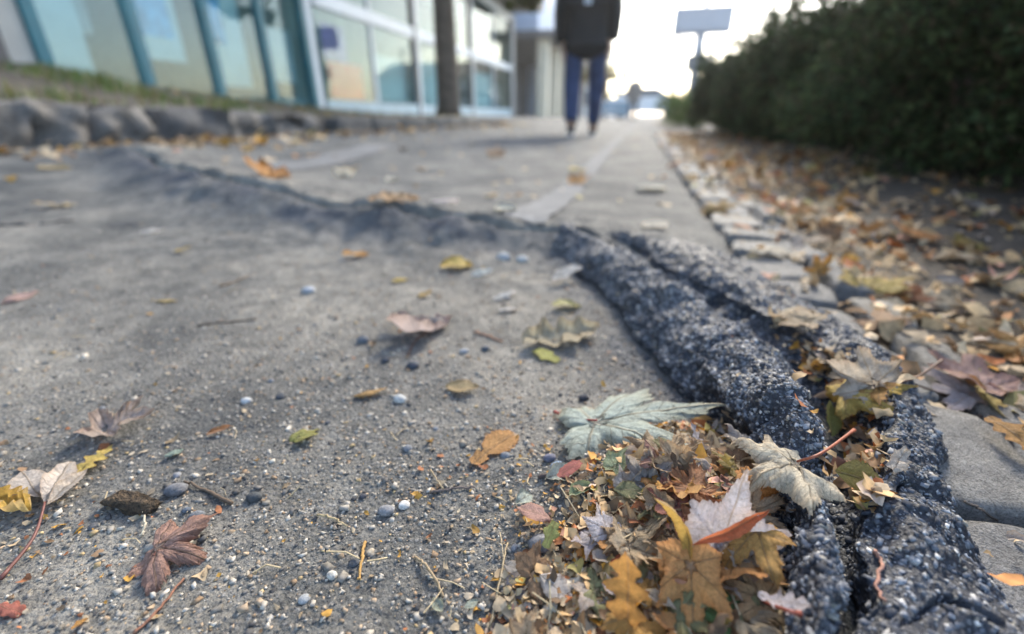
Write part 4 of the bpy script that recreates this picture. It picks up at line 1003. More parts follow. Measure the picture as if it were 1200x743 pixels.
# bark chip
P, N = hit(130, 590); Q = at(186, 600, P.z)
d = Q - P; Ln = d.length
nv = []; nf = []
for i in range(13):
    t = i / 12
    for k in range(10):
        a = 2 * math.pi * k / 10; rr = .19 * (1 - .35 * abs(t - .45)) * (1 + .25 * math.sin(a * 3 + t * 4)) * (.6 if i in (0, 12) else 1)
        nv.append((t + .04 * math.sin(a * 2), rr * math.cos(a), rr * .62 * math.sin(a) + .10 + .03 * math.sin(t * 9)))
nv = np.array(nv); nv += .055 * np.stack([fbm(nv[:, 0] * 9 + i * 9, nv[:, 1] * 14, nv[:, 2] * 14, o=3, seed=i) for i in range(3)], -1)
nf = [(i * 10 + k, (i + 1) * 10 + k, (i + 1) * 10 + (k + 1) % 10, i * 10 + (k + 1) % 10) for i in range(12) for k in range(10)] + [tuple(range(10)), tuple(120 + k for k in range(10))[::-1]]
o = link("bark_chip", mesh_from("bark_chip", nv, nf, M['barkchip'], True), None, label='brown rounded chunk of bark lying near the left leaf cluster', category='bark')
o.location = P; o.scale = (Ln,) * 3; o.rotation_euler = (0, 0, math.atan2(d.y, d.x))

# ------------------------------------------------------------------ twigs
def twig(pts, r0, r1, col, label, name='twig', dz=.0012, loc=None, bow=0):
    W = [hit(*p)[0] + Vector((0, 0, dz)) for p in pts] if loc is None else pts
    C = crm(np.array([list(q) for q in W]), max(6, 5 * len(W))); C = C + RNG.normal(0, r0 * .5, C.shape)
    o0 = Vector(C[0]); n = len(C)
    C[:, 2] += bow * np.sin(np.linspace(0, math.pi, n))
    o = MB().tube([Vector(q) - o0 for q in C], [r0 + (r1 - r0) * i / (n - 1) for i in range(n)], 6).build(name, M['twig'], None, True, label=label, category='straw' if name == 'straw' else 'twig')
    o.location = o0; o.color = (*col, 1); USED[label] = 1
    return o
DT, ST_, RT = (.11, .075, .05), (.42, .34, .22), (.17, .065, .05)
for pts, r0, r1, col, lab, nm in [
    ([(218, 565), (245, 578), (271, 591)], .0007, .0013, DT, 'short brown twig behind the blue-grey pebble', 'twig'),
    ([(428, 636), (424, 660), (421, 682)], .0009, .0006, (.40, .23, .07), 'short orange-tan stalk in the lower asphalt', 'twig'),
    ([(488, 655), (503, 672), (521, 702)], .0007, .0007, (.30, .22, .13), 'bent straw-coloured stalk left of the litter', 'straw'),
    ([(632, 561), (660, 561), (702, 570)], .0012, .0007, (.07, .05, .045), 'dark twig lying across the pinkish red scrap', 'twig'),
    ([(622, 738), (655, 705), (690, 669)], .0022, .0026, (.46, .40, .31), 'thick pale split straw in the front of the litter', 'straw'),
    ([(640, 742), (662, 716), (694, 684)], .0007, .0008, (.36, .26, .14), 'thin tan straw beside the thick split straw', 'straw'),
    ([(505, 578), (530, 574), (556, 573)], .0008, .0006, (.13, .10, .09), 'thin grey twig above the litter edge', 'twig'),
    ([(258, 337), (278, 330), (298, 321)], .0016, .0010, (.17, .12, .08), 'small brown stick in the upper left asphalt', 'twig'),
    ([(230, 383), (262, 379), (302, 375)], .0014, .0009, (.15, .11, .08), 'thin brown stick below the small brown stick', 'twig'),
    ([(557, 391), (573, 395), (588, 402)], .0016, .0009, (.30, .16, .10), 'reddish brown stalk left of the oak leaf', 'twig'),
    ([(-5, 266), (40, 263), (86, 259)], .0035, .0020, (.10, .085, .075), 'dark stick lying on the left edge of the asphalt', 'twig'),
    ([(215, 680), (190, 712), (158, 745)], .0006, .0008, (.22, .10, .06), 'thin reddish stalk at the bottom below the brown-pink leaf', 'twig'),
    ([(575, 740), (585, 690), (595, 640)], .0006, .0005, (.36, .28, .17), 'thin upright straw at the left edge of the litter', 'straw'),
    ([(585, 700), (610, 680), (632, 664)], .0006, .0005, (.34, .26, .15), 'slanting straw between stone and litter edge', 'straw'),
    ([(668, 690), (690, 704), (712, 735)], .0006, .0005, (.44, .36, .24), 'fine pale straw arching over the dark stone', 'straw'),
    ([(372, 605), (392, 612), (408, 619)], .0006, .0005, (.38, .29, .16), 'fine straw left of the smooth round grey pebble', 'straw'),
    ([(1022, 648), (1031, 660), (1026, 690), (1036, 706)], .0009, .0006, (.34, .17, .12), 'pinkish hooked stalk standing in the crack of the ridge', 'twig'),
    ([(960, 590), (930, 600), (905, 598)], .0005, .0005, (.30, .20, .12), 'hair-thin stalk over the left slab of the ridge', 'twig'),
    ([(505, 552), (512, 566), (520, 575)], .0005, .0005, (.33, .25, .15), 'hair-thin straw above the thin grey twig', 'straw'),
    ([(198, 632), (196, 655), (190, 672)], .0013, .0010, (.26, .24, .19), 'greyish stick under the brown-pink maple leaf', 'twig'),
    ([(168, 604), (172, 620), (166, 630)], .0006, .0006, (.42, .37, .28), 'pale stalk in front of the bark chip', 'straw'),
    ([(1072, 452), (1120, 470), (1150, 490)], .0010, .0010, (.12, .08, .06), 'dark stalk between the leaves on the edging stones', 'twig'),
    ([(1130, 590), (1150, 600), (1168, 612)], .0008, .0006, (.12, .09, .07), 'thin dark stalk on the lower right stone', 'twig'),
]: twig(pts, r0, r1, col, lab, nm, bow=.002 if nm == 'straw' else 0)

# ------------------------------------------------------------------ leaf crumbs (uncountable) of the heap and the bed
def crumbs(name, pos, size, cols, label, tiltsd=.45, parent=None, elong=(1, 2.2)):
    n = len(pos); k = 8
    a = np.linspace(0, 2 * np.pi, k, endpoint=False)[None] + RNG.normal(0, .16, (n, k)); r = RNG.uniform(.5, 1.1, (n, k))
    el = RNG.uniform(*elong, n)[:, None]
    loc = np.stack([r * np.cos(a) * el ** .5, r * np.sin(a) / el ** .5, .22 * RNG.normal(0, 1, (n, k)) * .8], -1)
    bendk = RNG.normal(0, .45, (n, 1)); loc[..., 2] += bendk * loc[..., 0] ** 2
    loc = np.concatenate([np.zeros((n, 1, 3)), loc], 1)
    sp = RNG.uniform(0, 2 * np.pi, n); nz = np.stack([RNG.normal(0, tiltsd, n), RNG.normal(0, tiltsd, n), np.ones(n)], -1); nz /= np.linalg.norm(nz, axis=1, keepdims=True)
    t = np.stack([np.cos(sp), np.sin(sp), np.zeros(n)], -1); t -= nz * (t * nz).sum(1, keepdims=True); t /= np.linalg.norm(t, axis=1, keepdims=True); bt = np.cross(nz, t)
    v = pos[:, None] + (loc[..., 0:1] * t[:, None] + loc[..., 1:2] * bt[:, None] + loc[..., 2:3] * nz[:, None]) * size[:, None, None]
    f = np.array([(0, 1 + i, 1 + (i + 1) % k) for i in range(k)])[None] + (np.arange(n) * (k + 1))[:, None, None]
    return link(name, mesh_from(name, v.reshape(-1, 3), f.reshape(-1, 3), M['crumbs'], False, cols=np.repeat(cols, k + 1, 0)), None, kind='stuff', label=label)
CP_ = np.array([TAN, (.50, .40, .27), (.44, .37, .29), BROWN, OCHRE, RUST, (.30, .29, .13), (.52, .44, .34), (.13, .09, .06), (.42, .20, .07), (.45, .39, .38), PINK])
CW = np.array([.20, .18, .13, .09, .06, .04, .03, .12, .05, .05, .06, .03]); CW /= CW.sum()
def crumb_cols(n): return CP_[RNG.choice(len(CP_), n, p=CW)] * RNG.uniform(.6, 1.15, (n, 1)) * np.array([1.12, 1.0, .82])
def pix_pts(n, gen):
    out = []
    while len(out) < n:
        px, py = gen(); P, N = hit(px, py); out.append((P.x, P.y, P.z))
    return np.array(out)
def heap_gen():
    while True:
        px = random.uniform(560, 935); py = random.uniform(500, 800)
        fx = np.interp(py, [500, 560, 620, 700, 800], [700, 660, 620, 575, 545]); rx = np.interp(py, [500, 560, 620, 700, 800], [850, 885, 900, 905, 890])
        dl_ = (px - fx) / 110
        if px < rx and random.random() < min(1, max(.0, dl_)) * 1.0: return px, py
hp = pix_pts(6000, heap_gen); hp[:, 2] += RNG.uniform(0, .006, len(hp)) * 1.0
crumbs("leaf_litter", hp, np.clip(RNG.lognormal(math.log(.0021), .55, len(hp)), .0007, .007), crumb_cols(len(hp)), 'heap of small broken leaf pieces against the left foot of the ridge')
def thin_gen():
    while True:
        px = random.uniform(-20, 900); py = random.uniform(300, 780)
        k = .10 + .9 * math.exp(-((px - 640) / 110) ** 2) * (py > 480) + .9 * math.exp(-((px - 620) / 60) ** 2 - ((py - 312) / 16) ** 2) + .4 * math.exp(-((px - 80) / 100) ** 2 - ((py - 600) / 80) ** 2) + .35 * math.exp(-((px - 700) / 60) ** 2 - ((py - 400) / 60) ** 2)
        if random.random() < k: return px, py
tp = pix_pts(1000, thin_gen); tp[:, 2] += .0012
crumbs("leaf_crumbs", tp, np.clip(RNG.lognormal(math.log(.0012), .55, len(tp)), .0005, .005), (np.array([TAN, OCHRE, BROWN, (.50, .40, .27), (.55, .45, .33), RUST])[RNG.integers(0, 6, len(tp))] * RNG.uniform(.5, 1.0, (len(tp), 1))), 'thin scatter of tiny leaf crumbs over the asphalt', .22)
def gap_gen():
    while True:
        t = random.random() ** .8; py = 372 + t * 225; c = np.interp(py, [372, 420, 480, 540, 600], [905, 955, 990, 1000, 1013]); h_ = np.interp(py, [372, 420, 480, 540, 600], [10, 26, 40, 34, 8])
        return random.gauss(c, h_ * .55), py
gp_ = pix_pts(330, gap_gen); gp_[:, 2] += RNG.uniform(0, .010, len(gp_))
crumbs("leaf_litter", gp_, np.clip(RNG.lognormal(math.log(.0038), .5, len(gp_)), .0015, .009), crumb_cols(len(gp_)), 'broken leaves filling the gap between the two ridge slabs', .5)
sb_ = MB(); 
for _ in range(190):
    px, py = heap_gen() if random.random() < .75 else thin_gen()
    P, N = hit(px, py); a = random.uniform(0, 6.3); ln = random.uniform(.006, .022); d_ = Vector((math.cos(a), math.sin(a), random.gauss(0, .22))) * ln; P.z += .003
    sb_.tube([P, P + d_ * .5 + Vector((random.gauss(0, .0012), random.gauss(0, .0012), .001)), P + d_], random.uniform(.00022, .00050), 4)
so_ = sb_.build("straw_litter", M['twig'], None, False, kind='stuff', label='short dry straws and leaf stalks mixed into the leaf heap'); so_.color = (.42, .33, .2, 1)
# bed: over the stones and on to the hedge
bs = []
while len(bs) < 4200:
    s_ = .02 + 6.5 * random.random() ** 1.7; w_ = -random.uniform(.17, .95)
    dens_ = .16 if w_ > -.275 else (.7 if w_ > -.32 else (1.0 if w_ > -.52 else .35))
    if random.random() < dens_ * (.35 + 1.0 * max(0, float(fbm(np.array(s_ * 5), np.array(w_ * 9), o=2, seed=61)) + .45)): p = ps(w_, s_); bs.append((p.x, p.y, drop(p.x, p.y) + random.uniform(.001, .012)))
bs = np.array(bs)
crumbs("leaf_litter", bs, np.clip(RNG.lognormal(math.log(.010), .5, len(bs)), .003, .024) * np.clip(.55 + np.hypot(bs[:, 0], bs[:, 1]) * .35, .6, 1.5), crumb_cols(len(bs)) * 1.05, 'bed of broken brown leaves between edging stones and hedge', .4)
# heap at the mouth of the lip
# kerb foot and the tree bed get leaves too, below

# ------------------------------------------------------------------ further single leaves, one object each
LMESH = []
for k in range(14):
    kind = ['maple', 'oak', 'ivy', 'sycamore', 'ovate', 'frag', 'maple', 'lance', 'frag', 'ivy', 'sycamore', 'oak', 'maple', 'frag'][k]
    LMESH.append((kind, leaf_shape(kind, dict(seed=900 + k, wave=random.uniform(.08, .2), bend=random.uniform(-.9, .4), fold=random.uniform(0, .3), edgecurl=random.uniform(-.2, .2), roll=random.uniform(-.6, .6)))))
CN = [('tan', TAN), ('straw-coloured', (.50, .40, .27)), ('dusty grey', GREY), ('dark brown', BROWN), ('ochre', OCHRE), ('orange', ORANGE), ('olive', (.30, .29, .13)), ('pale', (.54, .47, .42)), ('rust-red', RUST), ('lilac-grey', (.46, .42, .45)), ('pinkish', PINK), ('yellow', (.55, .40, .08))]
SHP = {'maple': 'maple leaf', 'sycamore': 'maple leaf', 'oak': 'lobed leaf', 'ivy': 'pointed leaf', 'ovate': 'oval leaf', 'lance': 'narrow leaf', 'frag': 'leaf scrap'}
def scatter_leaf(P, Ln, tilt, lift):
    kind, me = random.choice(LMESH); cn, c = random.choices(CN, [5, 4, 3, 4, 3, 3, 2, 3, 2, 2, 2, 2])[0]
    f = random.uniform(.8, 1.15); c = tuple(q * f for q in c)
    a = random.uniform(0, 6.3); d = Vector((math.cos(a), math.sin(a), 0))
    pos = lambda k: rel(P, k)
    adj = 'curled' if tilt > .3 else 'flat'
    lab = unique_label(lambda k: f"{cn} {adj} {SHP[kind]} {pos(k)[0]} the {pos(k)[1]}" if k < 4 else f"{'small' if Ln < .025 else 'wide'} {cn} {adj} {SHP[kind]} {pos(k - 4)[0]} the {pos(k - 4)[1]}")
    if lab is None: return None
    return place_leaf(kind, P, d, c, lab, tilt=tilt, roll=random.gauss(0, .3), lift=lift, length=Ln, mesh=me)
for _ in range(125):                            # on the heap
    px, py = heap_gen()
    if px < 690 and random.random() < .5: continue
    P, N = hit(px, py); scatter_leaf(P, random.uniform(.010, .023), random.uniform(0, .6), .005)
LAND_NEAR = list(LAND)
# the hedge bed gets landmarks of its own
LAND.clear(); LAND += [(n, p) for n, p in LAND_NEAR if p.x > .16]
for k in range(90):
    s_ = .22 + 3.3 * random.random() ** 1.6; w_ = -random.uniform(.175, .80); p = ps(w_, s_); P = Vector((p.x, p.y, drop(p.x, p.y)))
    if w_ > -.31: continue
    scatter_leaf(P, random.uniform(.035, .065), random.uniform(0, .5), .004 + .006 * random.random())
LAND.clear(); LAND += LAND_NEAR
# small pebbles among the grit
for _ in range(38):
    x, y = ground_pts(1, dens)[0]
    P = Vector((x, y, drop(x, y))); sz = random.uniform(.0035, .0062)
    cn, c = random.choice([('grey', (.22, .22, .23)), ('pale grey', (.30, .295, .285)), ('dark', (.08, .082, .09)), ('brown', (.22, .165, .12)), ('slate-grey', (.15, .16, .18)), ('buff', (.38, .32, .24))])
    lab = unique_label(lambda k: f"small {cn} pebble {rel(P, k)[0]} the {rel(P, k)[1]}")
    if lab: place_pebble(0, 0, 0, c, lab, loc=P - Vector((0, 0, sz * .08)), size=sz)

# ------------------------------------------------------------------ left kerbs, planting bed, grass
def rough_block(name, L_, D, H_, seed, m, parent, loc, rz=0, amp=.045):
    n = 10; v = []; f = []
    b = MB()
    xs = np.linspace(0, 1, 8); 
    pts = []; faces = []
    def face(fn):
        n0 = len(pts)
        for j in range(8):
            for i in range(8): pts.append(fn(i / 7, j / 7))
        for j in range(7):
            for i in range(7): a = n0 + j * 8 + i; faces.append((a, a + 1, a + 9, a + 8))
    face(lambda u, t: (-D / 2 + D * u, L_ * (t - .5), H_)); face(lambda u, t: (D / 2, L_ * (t - .5), H_ * (1 - u))); face(lambda u, t: (-D / 2, L_ * (t - .5), H_ * u))
    face(lambda u, t: (-D / 2 + D * u, -L_ / 2, H_ * t)); face(lambda u, t: (-D / 2 + D * u, L_ / 2, H_ * (1 - t)))
    q = np.array(pts); k = seed * 3.7
    e = np.stack([vnoise(q[:, 0] * 11 + k + i * 17, q[:, 1] * 11, q[:, 2] * 11, seed=seed + i) + .5 * vnoise(q[:, 0] * 31 + k + i * 17, q[:, 1] * 31, q[:, 2] * 31, seed=seed + i + 5) for i in range(3)], -1)
    cr = ((np.abs(q[:, 0]) > D * .45).astype(int) + (np.abs(q[:, 1]) > L_ * .47) + (q[:, 2] > H_ * .9)); ins = np.where(cr >= 2, .010, 0)
    q = q - np.sign(np.stack([q[:, 0], q[:, 1], q[:, 2] * 0 + 1], -1)) * ins[:, None] * np.array([1, 1, .7]) + e * amp * np.array([1, .5, .4])
    o = link(name, mesh_from(name, q, faces, m, True), parent); o.location = loc; o.rotation_euler = (0, 0, rz)
    return o
kb = pframe("stone_kerb", 2.40, 1.2, .06, 'high crumbling grey kerb at left below the teal shop front', 'kerb')
s = .35; k = 0
for L_ in (.42, .36, .30, .22, .30, .46, .38, .50, .40):
    if s > 3.05: break
    rough_block("kerb_block", L_ + .008, .20, np.interp(s, [.3, 1.4, 3.2], [.215, .205, .135]), 500 + k, M['concrete'], kb, (-.08 + random.uniform(-.015, .015), s + L_ / 2 - 1.2, 0), random.uniform(-.03, .03)); s += L_; k += 1
kb2 = pframe("stone_kerb", 2.40, 3.6, .05, 'low dark kerb round the tree bed further along the path', 'kerb')
s = 3.45; k = 0
while s < 8.5:
    L_ = random.uniform(.45, .7)
    rough_block("kerb_block", L_ - .015, .16, .145, 600 + k, M['darkstone'], kb2, (0, s + L_ / 2 - 3.6, 0), 0, .012); s += L_; k += 1
# planting bed behind the kerb rising to the shop front
def bedz(w, s):
    t = np.clip((w - 2.4) / 2.2, 0, 1)
    zk = np.interp(s, [.2, 1.4, 3.0, 3.25, 3.6, 7.9, 8.4], [.27, .25, .19, .085, .17, .18, .09]); zf = np.interp(s, [1.5, 3.0, 3.84, 4.66, 5.48, 6.31, 8.4], [.66, .57, .45, .39, .28, .18, .18])
    return zk * (1 - t) + zf * t
v = []; f = []; NW, NS = 16, 90
for j in range(NS + 1):
    for i in range(NW + 1):
        w_ = 2.40 + (4.64 - 2.40) * i / NW; s_ = .0 + 9.0 * j / NS; p = ps(w_, s_); v.append((p.x, p.y, float(bedz(w_, s_)) + .015 * float(vnoise(np.array(w_ * 8), np.array(s_ * 8)))))
f = [(j * (NW + 1) + i, (j + 1) * (NW + 1) + i, (j + 1) * (NW + 1) + i + 1, j * (NW + 1) + i + 1) for j in range(NS) for i in range(NW)]
link("soil", mesh_from("soil", np.array(v), f, M['soil'], True), None, kind='structure', label='planting bed between the kerbs and the shop fronts')
def grass_patch(n, gen, h, label, cols):
    vv = []; ff = []; cc = []
    for i in range(n):
        p, hh = gen(); a = random.uniform(0, 6.3); b = .0025 + .002 * random.random(); ln = h * random.uniform(.4, 1.1); lean = Vector((math.cos(a + 1.5), math.sin(a + 1.5), 0)) * ln * random.uniform(.1, .7)
        sd_ = Vector((math.cos(a), math.sin(a), 0)) * b; q = p + Vector((0, 0, ln * .6)) + lean * .35; t = p + Vector((0, 0, ln)) + lean; m_ = len(vv)
        vv += [p - sd_, p + sd_, q - sd_ * .7, q + sd_ * .7, t]; ff += [(m_, m_ + 1, m_ + 3), (m_, m_ + 3, m_ + 2), (m_ + 2, m_ + 3, m_ + 4)]; c = random.choice(cols); k_ = random.uniform(.7, 1.2); cc += [tuple(q_ * k_ for q_ in c)] * 5
    link("grass", mesh_from("grass", np.array([tuple(q) for q in vv]), np.array(ff), M['grass'], False, cols=np.array(cc)), None, kind='stuff', label=label)
def gg():
    while True:
        w_ = random.uniform(2.46, 4.4); s_ = random.uniform(.2, 3.0)
        if fbm(np.array(w_ * 2.5), np.array(s_ * 2.5), o=2, seed=80) > .05: p = ps(w_, s_); return Vector((p.x, p.y, float(bedz(w_, s_)) - .005)), 0
grass_patch(3600, gg, .075, 'short green and straw-coloured grass on the bank above the kerb', [(.10, .17, .03), (.14, .20, .04), (.24, .20, .10), (.16, .12, .06), (.07, .12, .03)])
def gg2():
    w_ = random.uniform(2.46, 4.3); s_ = random.uniform(3.5, 8.3); p = ps(w_, s_); return Vector((p.x, p.y, float(bedz(w_, s_)) - .005)), 0
grass_patch(2500, gg2, .06, 'thin dry grass in the tree bed', [(.10, .14, .03), (.20, .16, .09), (.14, .11, .06)])
# leaves lying along the kerb foot and on the far path and in the tree bed
fl_ = []
for _ in range(900):
    r_ = random.random()
    if r_ < .35: w_, s_ = 2.27 - abs(random.gauss(0, .19)) * random.choice((.3, 1, 1.6)), random.choice((random.uniform(.4, 3.4), random.gauss(2.0, .35))); 
    elif r_ < .75: w_, s_ = random.uniform(2.36, 4.3), random.uniform(3.3, 8.4)
    else: w_, s_ = 2.26 - abs(random.gauss(0, .25)), random.uniform(3.2, 8.6)
    p = ps(w_, s_); z_ = float(Hbase(p.x, p.y)) if w_ < 2.40 else float(bedz(w_, s_)); fl_.append((p.x, p.y, z_ + .012))
fl_ = np.array(fl_)
crumbs("leaf_litter", fl_, np.clip(RNG.lognormal(math.log(.020), .4, len(fl_)), .006, .05), np.array([OCHRE, (.5, .33, .1), TAN, (.5, .4, .27), BROWN, BROWN])[RNG.integers(0, 6, len(fl_))] * RNG.uniform(.55, 1.05, (len(fl_), 1)), 'dry leaves blown along the kerb foot and tree bed', .4)
fp_ = []
while len(fp_) < 260:
    s_ = 1.2 + 20 * random.random() ** 2; w_ = random.uniform(-.15, 2.2); p = ps(w_, s_)
    fp_.append((p.x, p.y, (float(surface(p.x, p.y)[0]) if p.y < 5.4 else float(Hbase(p.x, p.y)) - .01) + .006))
fp_ = np.array(fp_)
crumbs("leaf_litter", fp_, np.clip(RNG.lognormal(math.log(.013), .4, len(fp_)), .005, .03), crumb_cols(len(fp_)), 'few scattered dry leaves on the far path', .15)
KF = [((118, 172), 26, (.55, .40, .20)), ((55, 172), 24, (.58, .55, .46)), ((80, 164), 24, (.56, .52, .44)), ((182, 160), 22, (.62, .58, .50)), ((208, 160), 22, (.50, .30, .18)), ((240, 152), 26, (.58, .40, .14)), ((228, 158), 24, (.54, .36, .20)), ((268, 157), 20, (.55, .42, .12)), ((300, 160), 18, (.50, .36, .12)), ((358, 157), 16, (.38, .36, .10))]
KL = ['tan leaf', 'whitish leaf', 'pale cream leaf', 'large white leaf', 'rusty leaf', 'tall orange-yellow leaf', 'pinkish tan leaf', 'yellow leaf', 'ochre leaf', 'olive-yellow leaf']
for i, ((px, py), w_, c) in enumerate(KF):
    P, N = hit(px, py); P = at_h(px, py, .004); Q = at_h(px + w_, py, .004)
    place_leaf(random.choice(['ivy', 'maple', 'ovate']), P, (Q - P), c, f"{KL[i]} propped against the foot of the crumbling kerb", tilt=random.uniform(.1, .7), wave=.15, lift=.01, settle_it=False)

# ------------------------------------------------------------------ shop front
FW = 4.6
shop = pframe("shop_building", FW, 3.0, .0, 'long glass shop front with teal and white frames left of the path', 'building')
def sb(name, m, x0, x1, s0, s1, z0, z1, b=0.0, **pr):   # local x grows towards the path
    return MB().box(x0, x1, s0 - 3.0, s1 - 3.0, z0, z1, b).build(name, M[m] if isinstance(m, str) else m, shop, **pr)
posts = [FW * q for q in (.476, .655, .834, 1.013, 1.192, 1.371)]
for i, s_ in enumerate(posts): sb("teal_post", 'teal', -.05, .05, s_ - .045, s_ + .045, .02, 3.3)
for a, b in zip(posts[:-1], posts[1:]):
    if a < 2.3:
        sb("wall_panel", 'brownwall', -.06, .01, a + .05, a + .60, .02, 3.3); sb("wall_panel", 'beige', -.06, .01, a + .605, b - .05, .02, 3.3); continue
    sb("pane", 'glass', -.006, .006, a + .047, b - .047, .17, 3.2); sb("sill", 'teal', -.04, .04, a + .047, b - .047, .03, .168); sb("head_rail", 'teal', -.04, .04, a + .047, b - .047, 3.202, 3.3)
sb("wall_panel", 'brownwall', -.06, .01, -4, posts[0] - .05, .02, 3.3)
wp = [posts[-1] + .10, FW * 2.12, FW * 2.87, FW * 3.79]
sb("white_post", 'whiteframe', -.05, .05, posts[-1] + .048, posts[-1] + .16, .02, 3.3)
for s_ in wp[1:]:
    sb("grey_post", 'greyframe', -.05, .06, s_ - .05, s_ + .05, .02, 3.3); sb("white_post", 'whiteframe', -.04, .05, s_ + .052, s_ + .16, .02, 3.3)
for a, b in zip(wp[:-1], wp[1:]):
    sb("sill_panel", 'palesill', -.05, .04, a + .165, b - .055, .03, .42); sb("transom", 'whiteframe', -.05, .045, a + .165, b - .055, 1.62, 1.80); sb("head_rail", 'whiteframe', -.05, .045, a + .165, b - .055, 3.10, 3.3)
    mid_ = (a + b) / 2
    for z0, z1 in ((.422, 1.618), (1.802, 3.098)):
        sb("pane", 'glass', -.006, .006, a + .165, mid_ - .032, z0, z1); sb("pane", 'glass', -.006, .006, mid_ + .032, b - .055, z0, z1)
    sb("mullion", 'whiteframe', -.035, .035, mid_ - .03, mid_ + .03, .422, 1.618); sb("mullion", 'whiteframe', -.035, .035, mid_ - .03, mid_ + .03, 1.802, 3.098)
sb("inside_wall", 'inside', -2.6, -2.5, 2.2, 17.6, .05, 3.3); sb("inside_floor", 'insidefloor', -2.5, -.06, 2.2, 17.6, .0, .05); sb("inside_ceiling", 'inside', -2.5, -.06, 2.2, 17.6, 3.3, 3.4)
sb("end_wall", 'beige', -2.6, .06, 17.6, 17.8, .0, 3.3); sb("partition", 'inside', -2.5, -.08, posts[-1] - .02, posts[-1] + .08, .05, 3.29)
sb("fascia", 'canopy', -2.7, .30, -4, 6.3, 3.402, 4.3); sb("canopy", 'canopy', -2.7, 1.05, 6.35, 17.9, 3.02 + .39, 3.85); sb("upper_wall", 'beige', -2.8, -.3, -4, 18, 4.31, 7.5)
# things hung behind the glass (parts of the shop window)
def disp(name, m, s0, s1, z0, z1, x=-.25): return sb(name, m, x - .012, x, s0, s1, z0, z1)
disp("curtain", 'paper', posts[1] + .20, posts[1] + .5, .22, 3.0, -.18); disp("backing_board", 'paper', posts[1] + .52, posts[2] - .06, .9, 3.0, -.4)
disp("poster", 'paper', posts[2] + .08, posts[3] - .22, .72, 2.4, -.12); disp("picture_print", 'bluepaper', posts[2] + .14, posts[3] - .3, .92, 2.2, -.115)
disp("poster", 'paper', posts[3] + .06, posts[4] - .18, .52, 2.4, -.12); disp("picture_print", 'bluepaper', posts[3] + .18, posts[4] - .45, .95, 1.5, -.115)
disp("poster", 'paper', posts[4] + .08, posts[5] - .10, .62, 1.25, -.16)
for a, b in zip(posts[1:-1], posts[2:]): disp("low_panel", 'palesill', a + .08, b - .08, .18, .42, -.10)
disp("poster", 'purplepaper', wp[0] + .35, wp[0] + .95, .98, 1.45, -.045); disp("poster", 'redpaper', wp[0] + .40, wp[0] + 1.35, .45, .96, -.045)
disp("poster", 'paper', wp[0] + 1.85, wp[0] + 3.0, .46, 1.2, -.10); disp("display_board", 'paper', wp[1] + .4, wp[1] + 1.4, .45, 1.3, -.12); disp("display_board", 'paper', wp[2] + .5, wp[2] + 2.2, .45, 1.35, -.12)

# ------------------------------------------------------------------ trees and shrubs
def leaf_cloud(name, pts, size, cols, parent, m='foliage', elong=1.8, kind=None):
    n = len(pts); Rm = rand_rot(n)
    q = np.array([(-.5, 0, 0), (0, -.5 / elong, .04), (.5, 0, 0), (0, .5 / elong, .04)]) * 1.0
    v = pts[:, None] + np.einsum('nij,kj->nki', Rm, q) * size[:, None, None]
    f = np.array([(0, 1, 2, 3)])[None] + (np.arange(n) * 4)[:, None, None]
    o = link(name, mesh_from(name, v.reshape(-1, 3), f.reshape(-1, 4), M[m], False, cols=np.repeat(cols, 4, 0)), parent)
    return o
def clump_pts(n, centres, rad, squash=1.0):
    c = np.array(centres); k = RNG.integers(0, len(c), n); d = RNG.normal(0, 1, (n, 3)); d /= np.linalg.norm(d, axis=1, keepdims=True)
    r = RNG.uniform(0, 1, n) ** .45; rd = np.broadcast_to(np.asarray(rad, float), (len(c),))[k]
    return c[k] + d * (r * rd)[:, None] * np.array([1, 1, squash])
def tree(loc, h, trunk_r, crown, cols, label, nleaf=9000, lsize=.10, group=None, lean=0.0):
    t = empty("tree", loc, label, 'tree', group)
    tr = MB(); hh = h * .72
    tr.tube([(0, 0, -.1), (.01, 0, .12), (.015, .01, hh * .4), (.02 + lean, 0, hh * .75), (lean * 1.5, .02, hh)], [trunk_r * 1.35, trunk_r * 1.05, trunk_r * .95, trunk_r * .75, trunk_r * .4], 14)
    tro = tr.build("trunk", M['bark'], t, True)
    br = MB()
    for (c, r) in crown:
        z0 = random.uniform(.45, .68) * h; br.tube([(lean, 0, z0), (c[0] * .45, c[1] * .45, z0 + (c[2] - z0) * .6), tuple(c)], [trunk_r * .38, trunk_r * .25, trunk_r * .08], 7)
    br.build("limbs", M['bark'], t, True)
    cs = []; rs = []
    for (c, r) in crown:
        for _ in range(9): v = np.array(c) + RNG.normal(0, r * .5, 3); cs.append(v); rs.append(r * random.uniform(.22, .5))
    P = clump_pts(nleaf, cs, rs, .8); C = np.array(cols)[RNG.integers(0, len(cols), nleaf)] * RNG.uniform(.6, 1.3, (nleaf, 1))
    leaf_cloud("crown", P, RNG.uniform(.6, 1.3, nleaf) * lsize, C, t)
    return t
DG = [(.035, .055, .015), (.06, .08, .02), (.09, .09, .02), (.03, .045, .015)]
AUT = [(.22, .17, .03), (.16, .15, .03), (.28, .18, .04), (.10, .11, .03)]
tl = ps(3.20, 7.95, .25)
tree(tl, 4.6, .185, [((0, 0, 3.9), 1.0), ((1.3, -.3, 2.9), .7), ((1.0, .8, 3.3), .8), ((-1.0, .4, 3.9), .9), ((.2, -1.0, 3.6), .8), ((2.0, .3, 3.3), .7), ((1.5, -.2, 2.2), .35), ((1.42, .4, 1.75), .32), ((2.9, .8, 2.0), .22)], DG + [(.12, .10, .02)], 'dark slim street tree standing in the bed before the shop windows', 12000, .10)
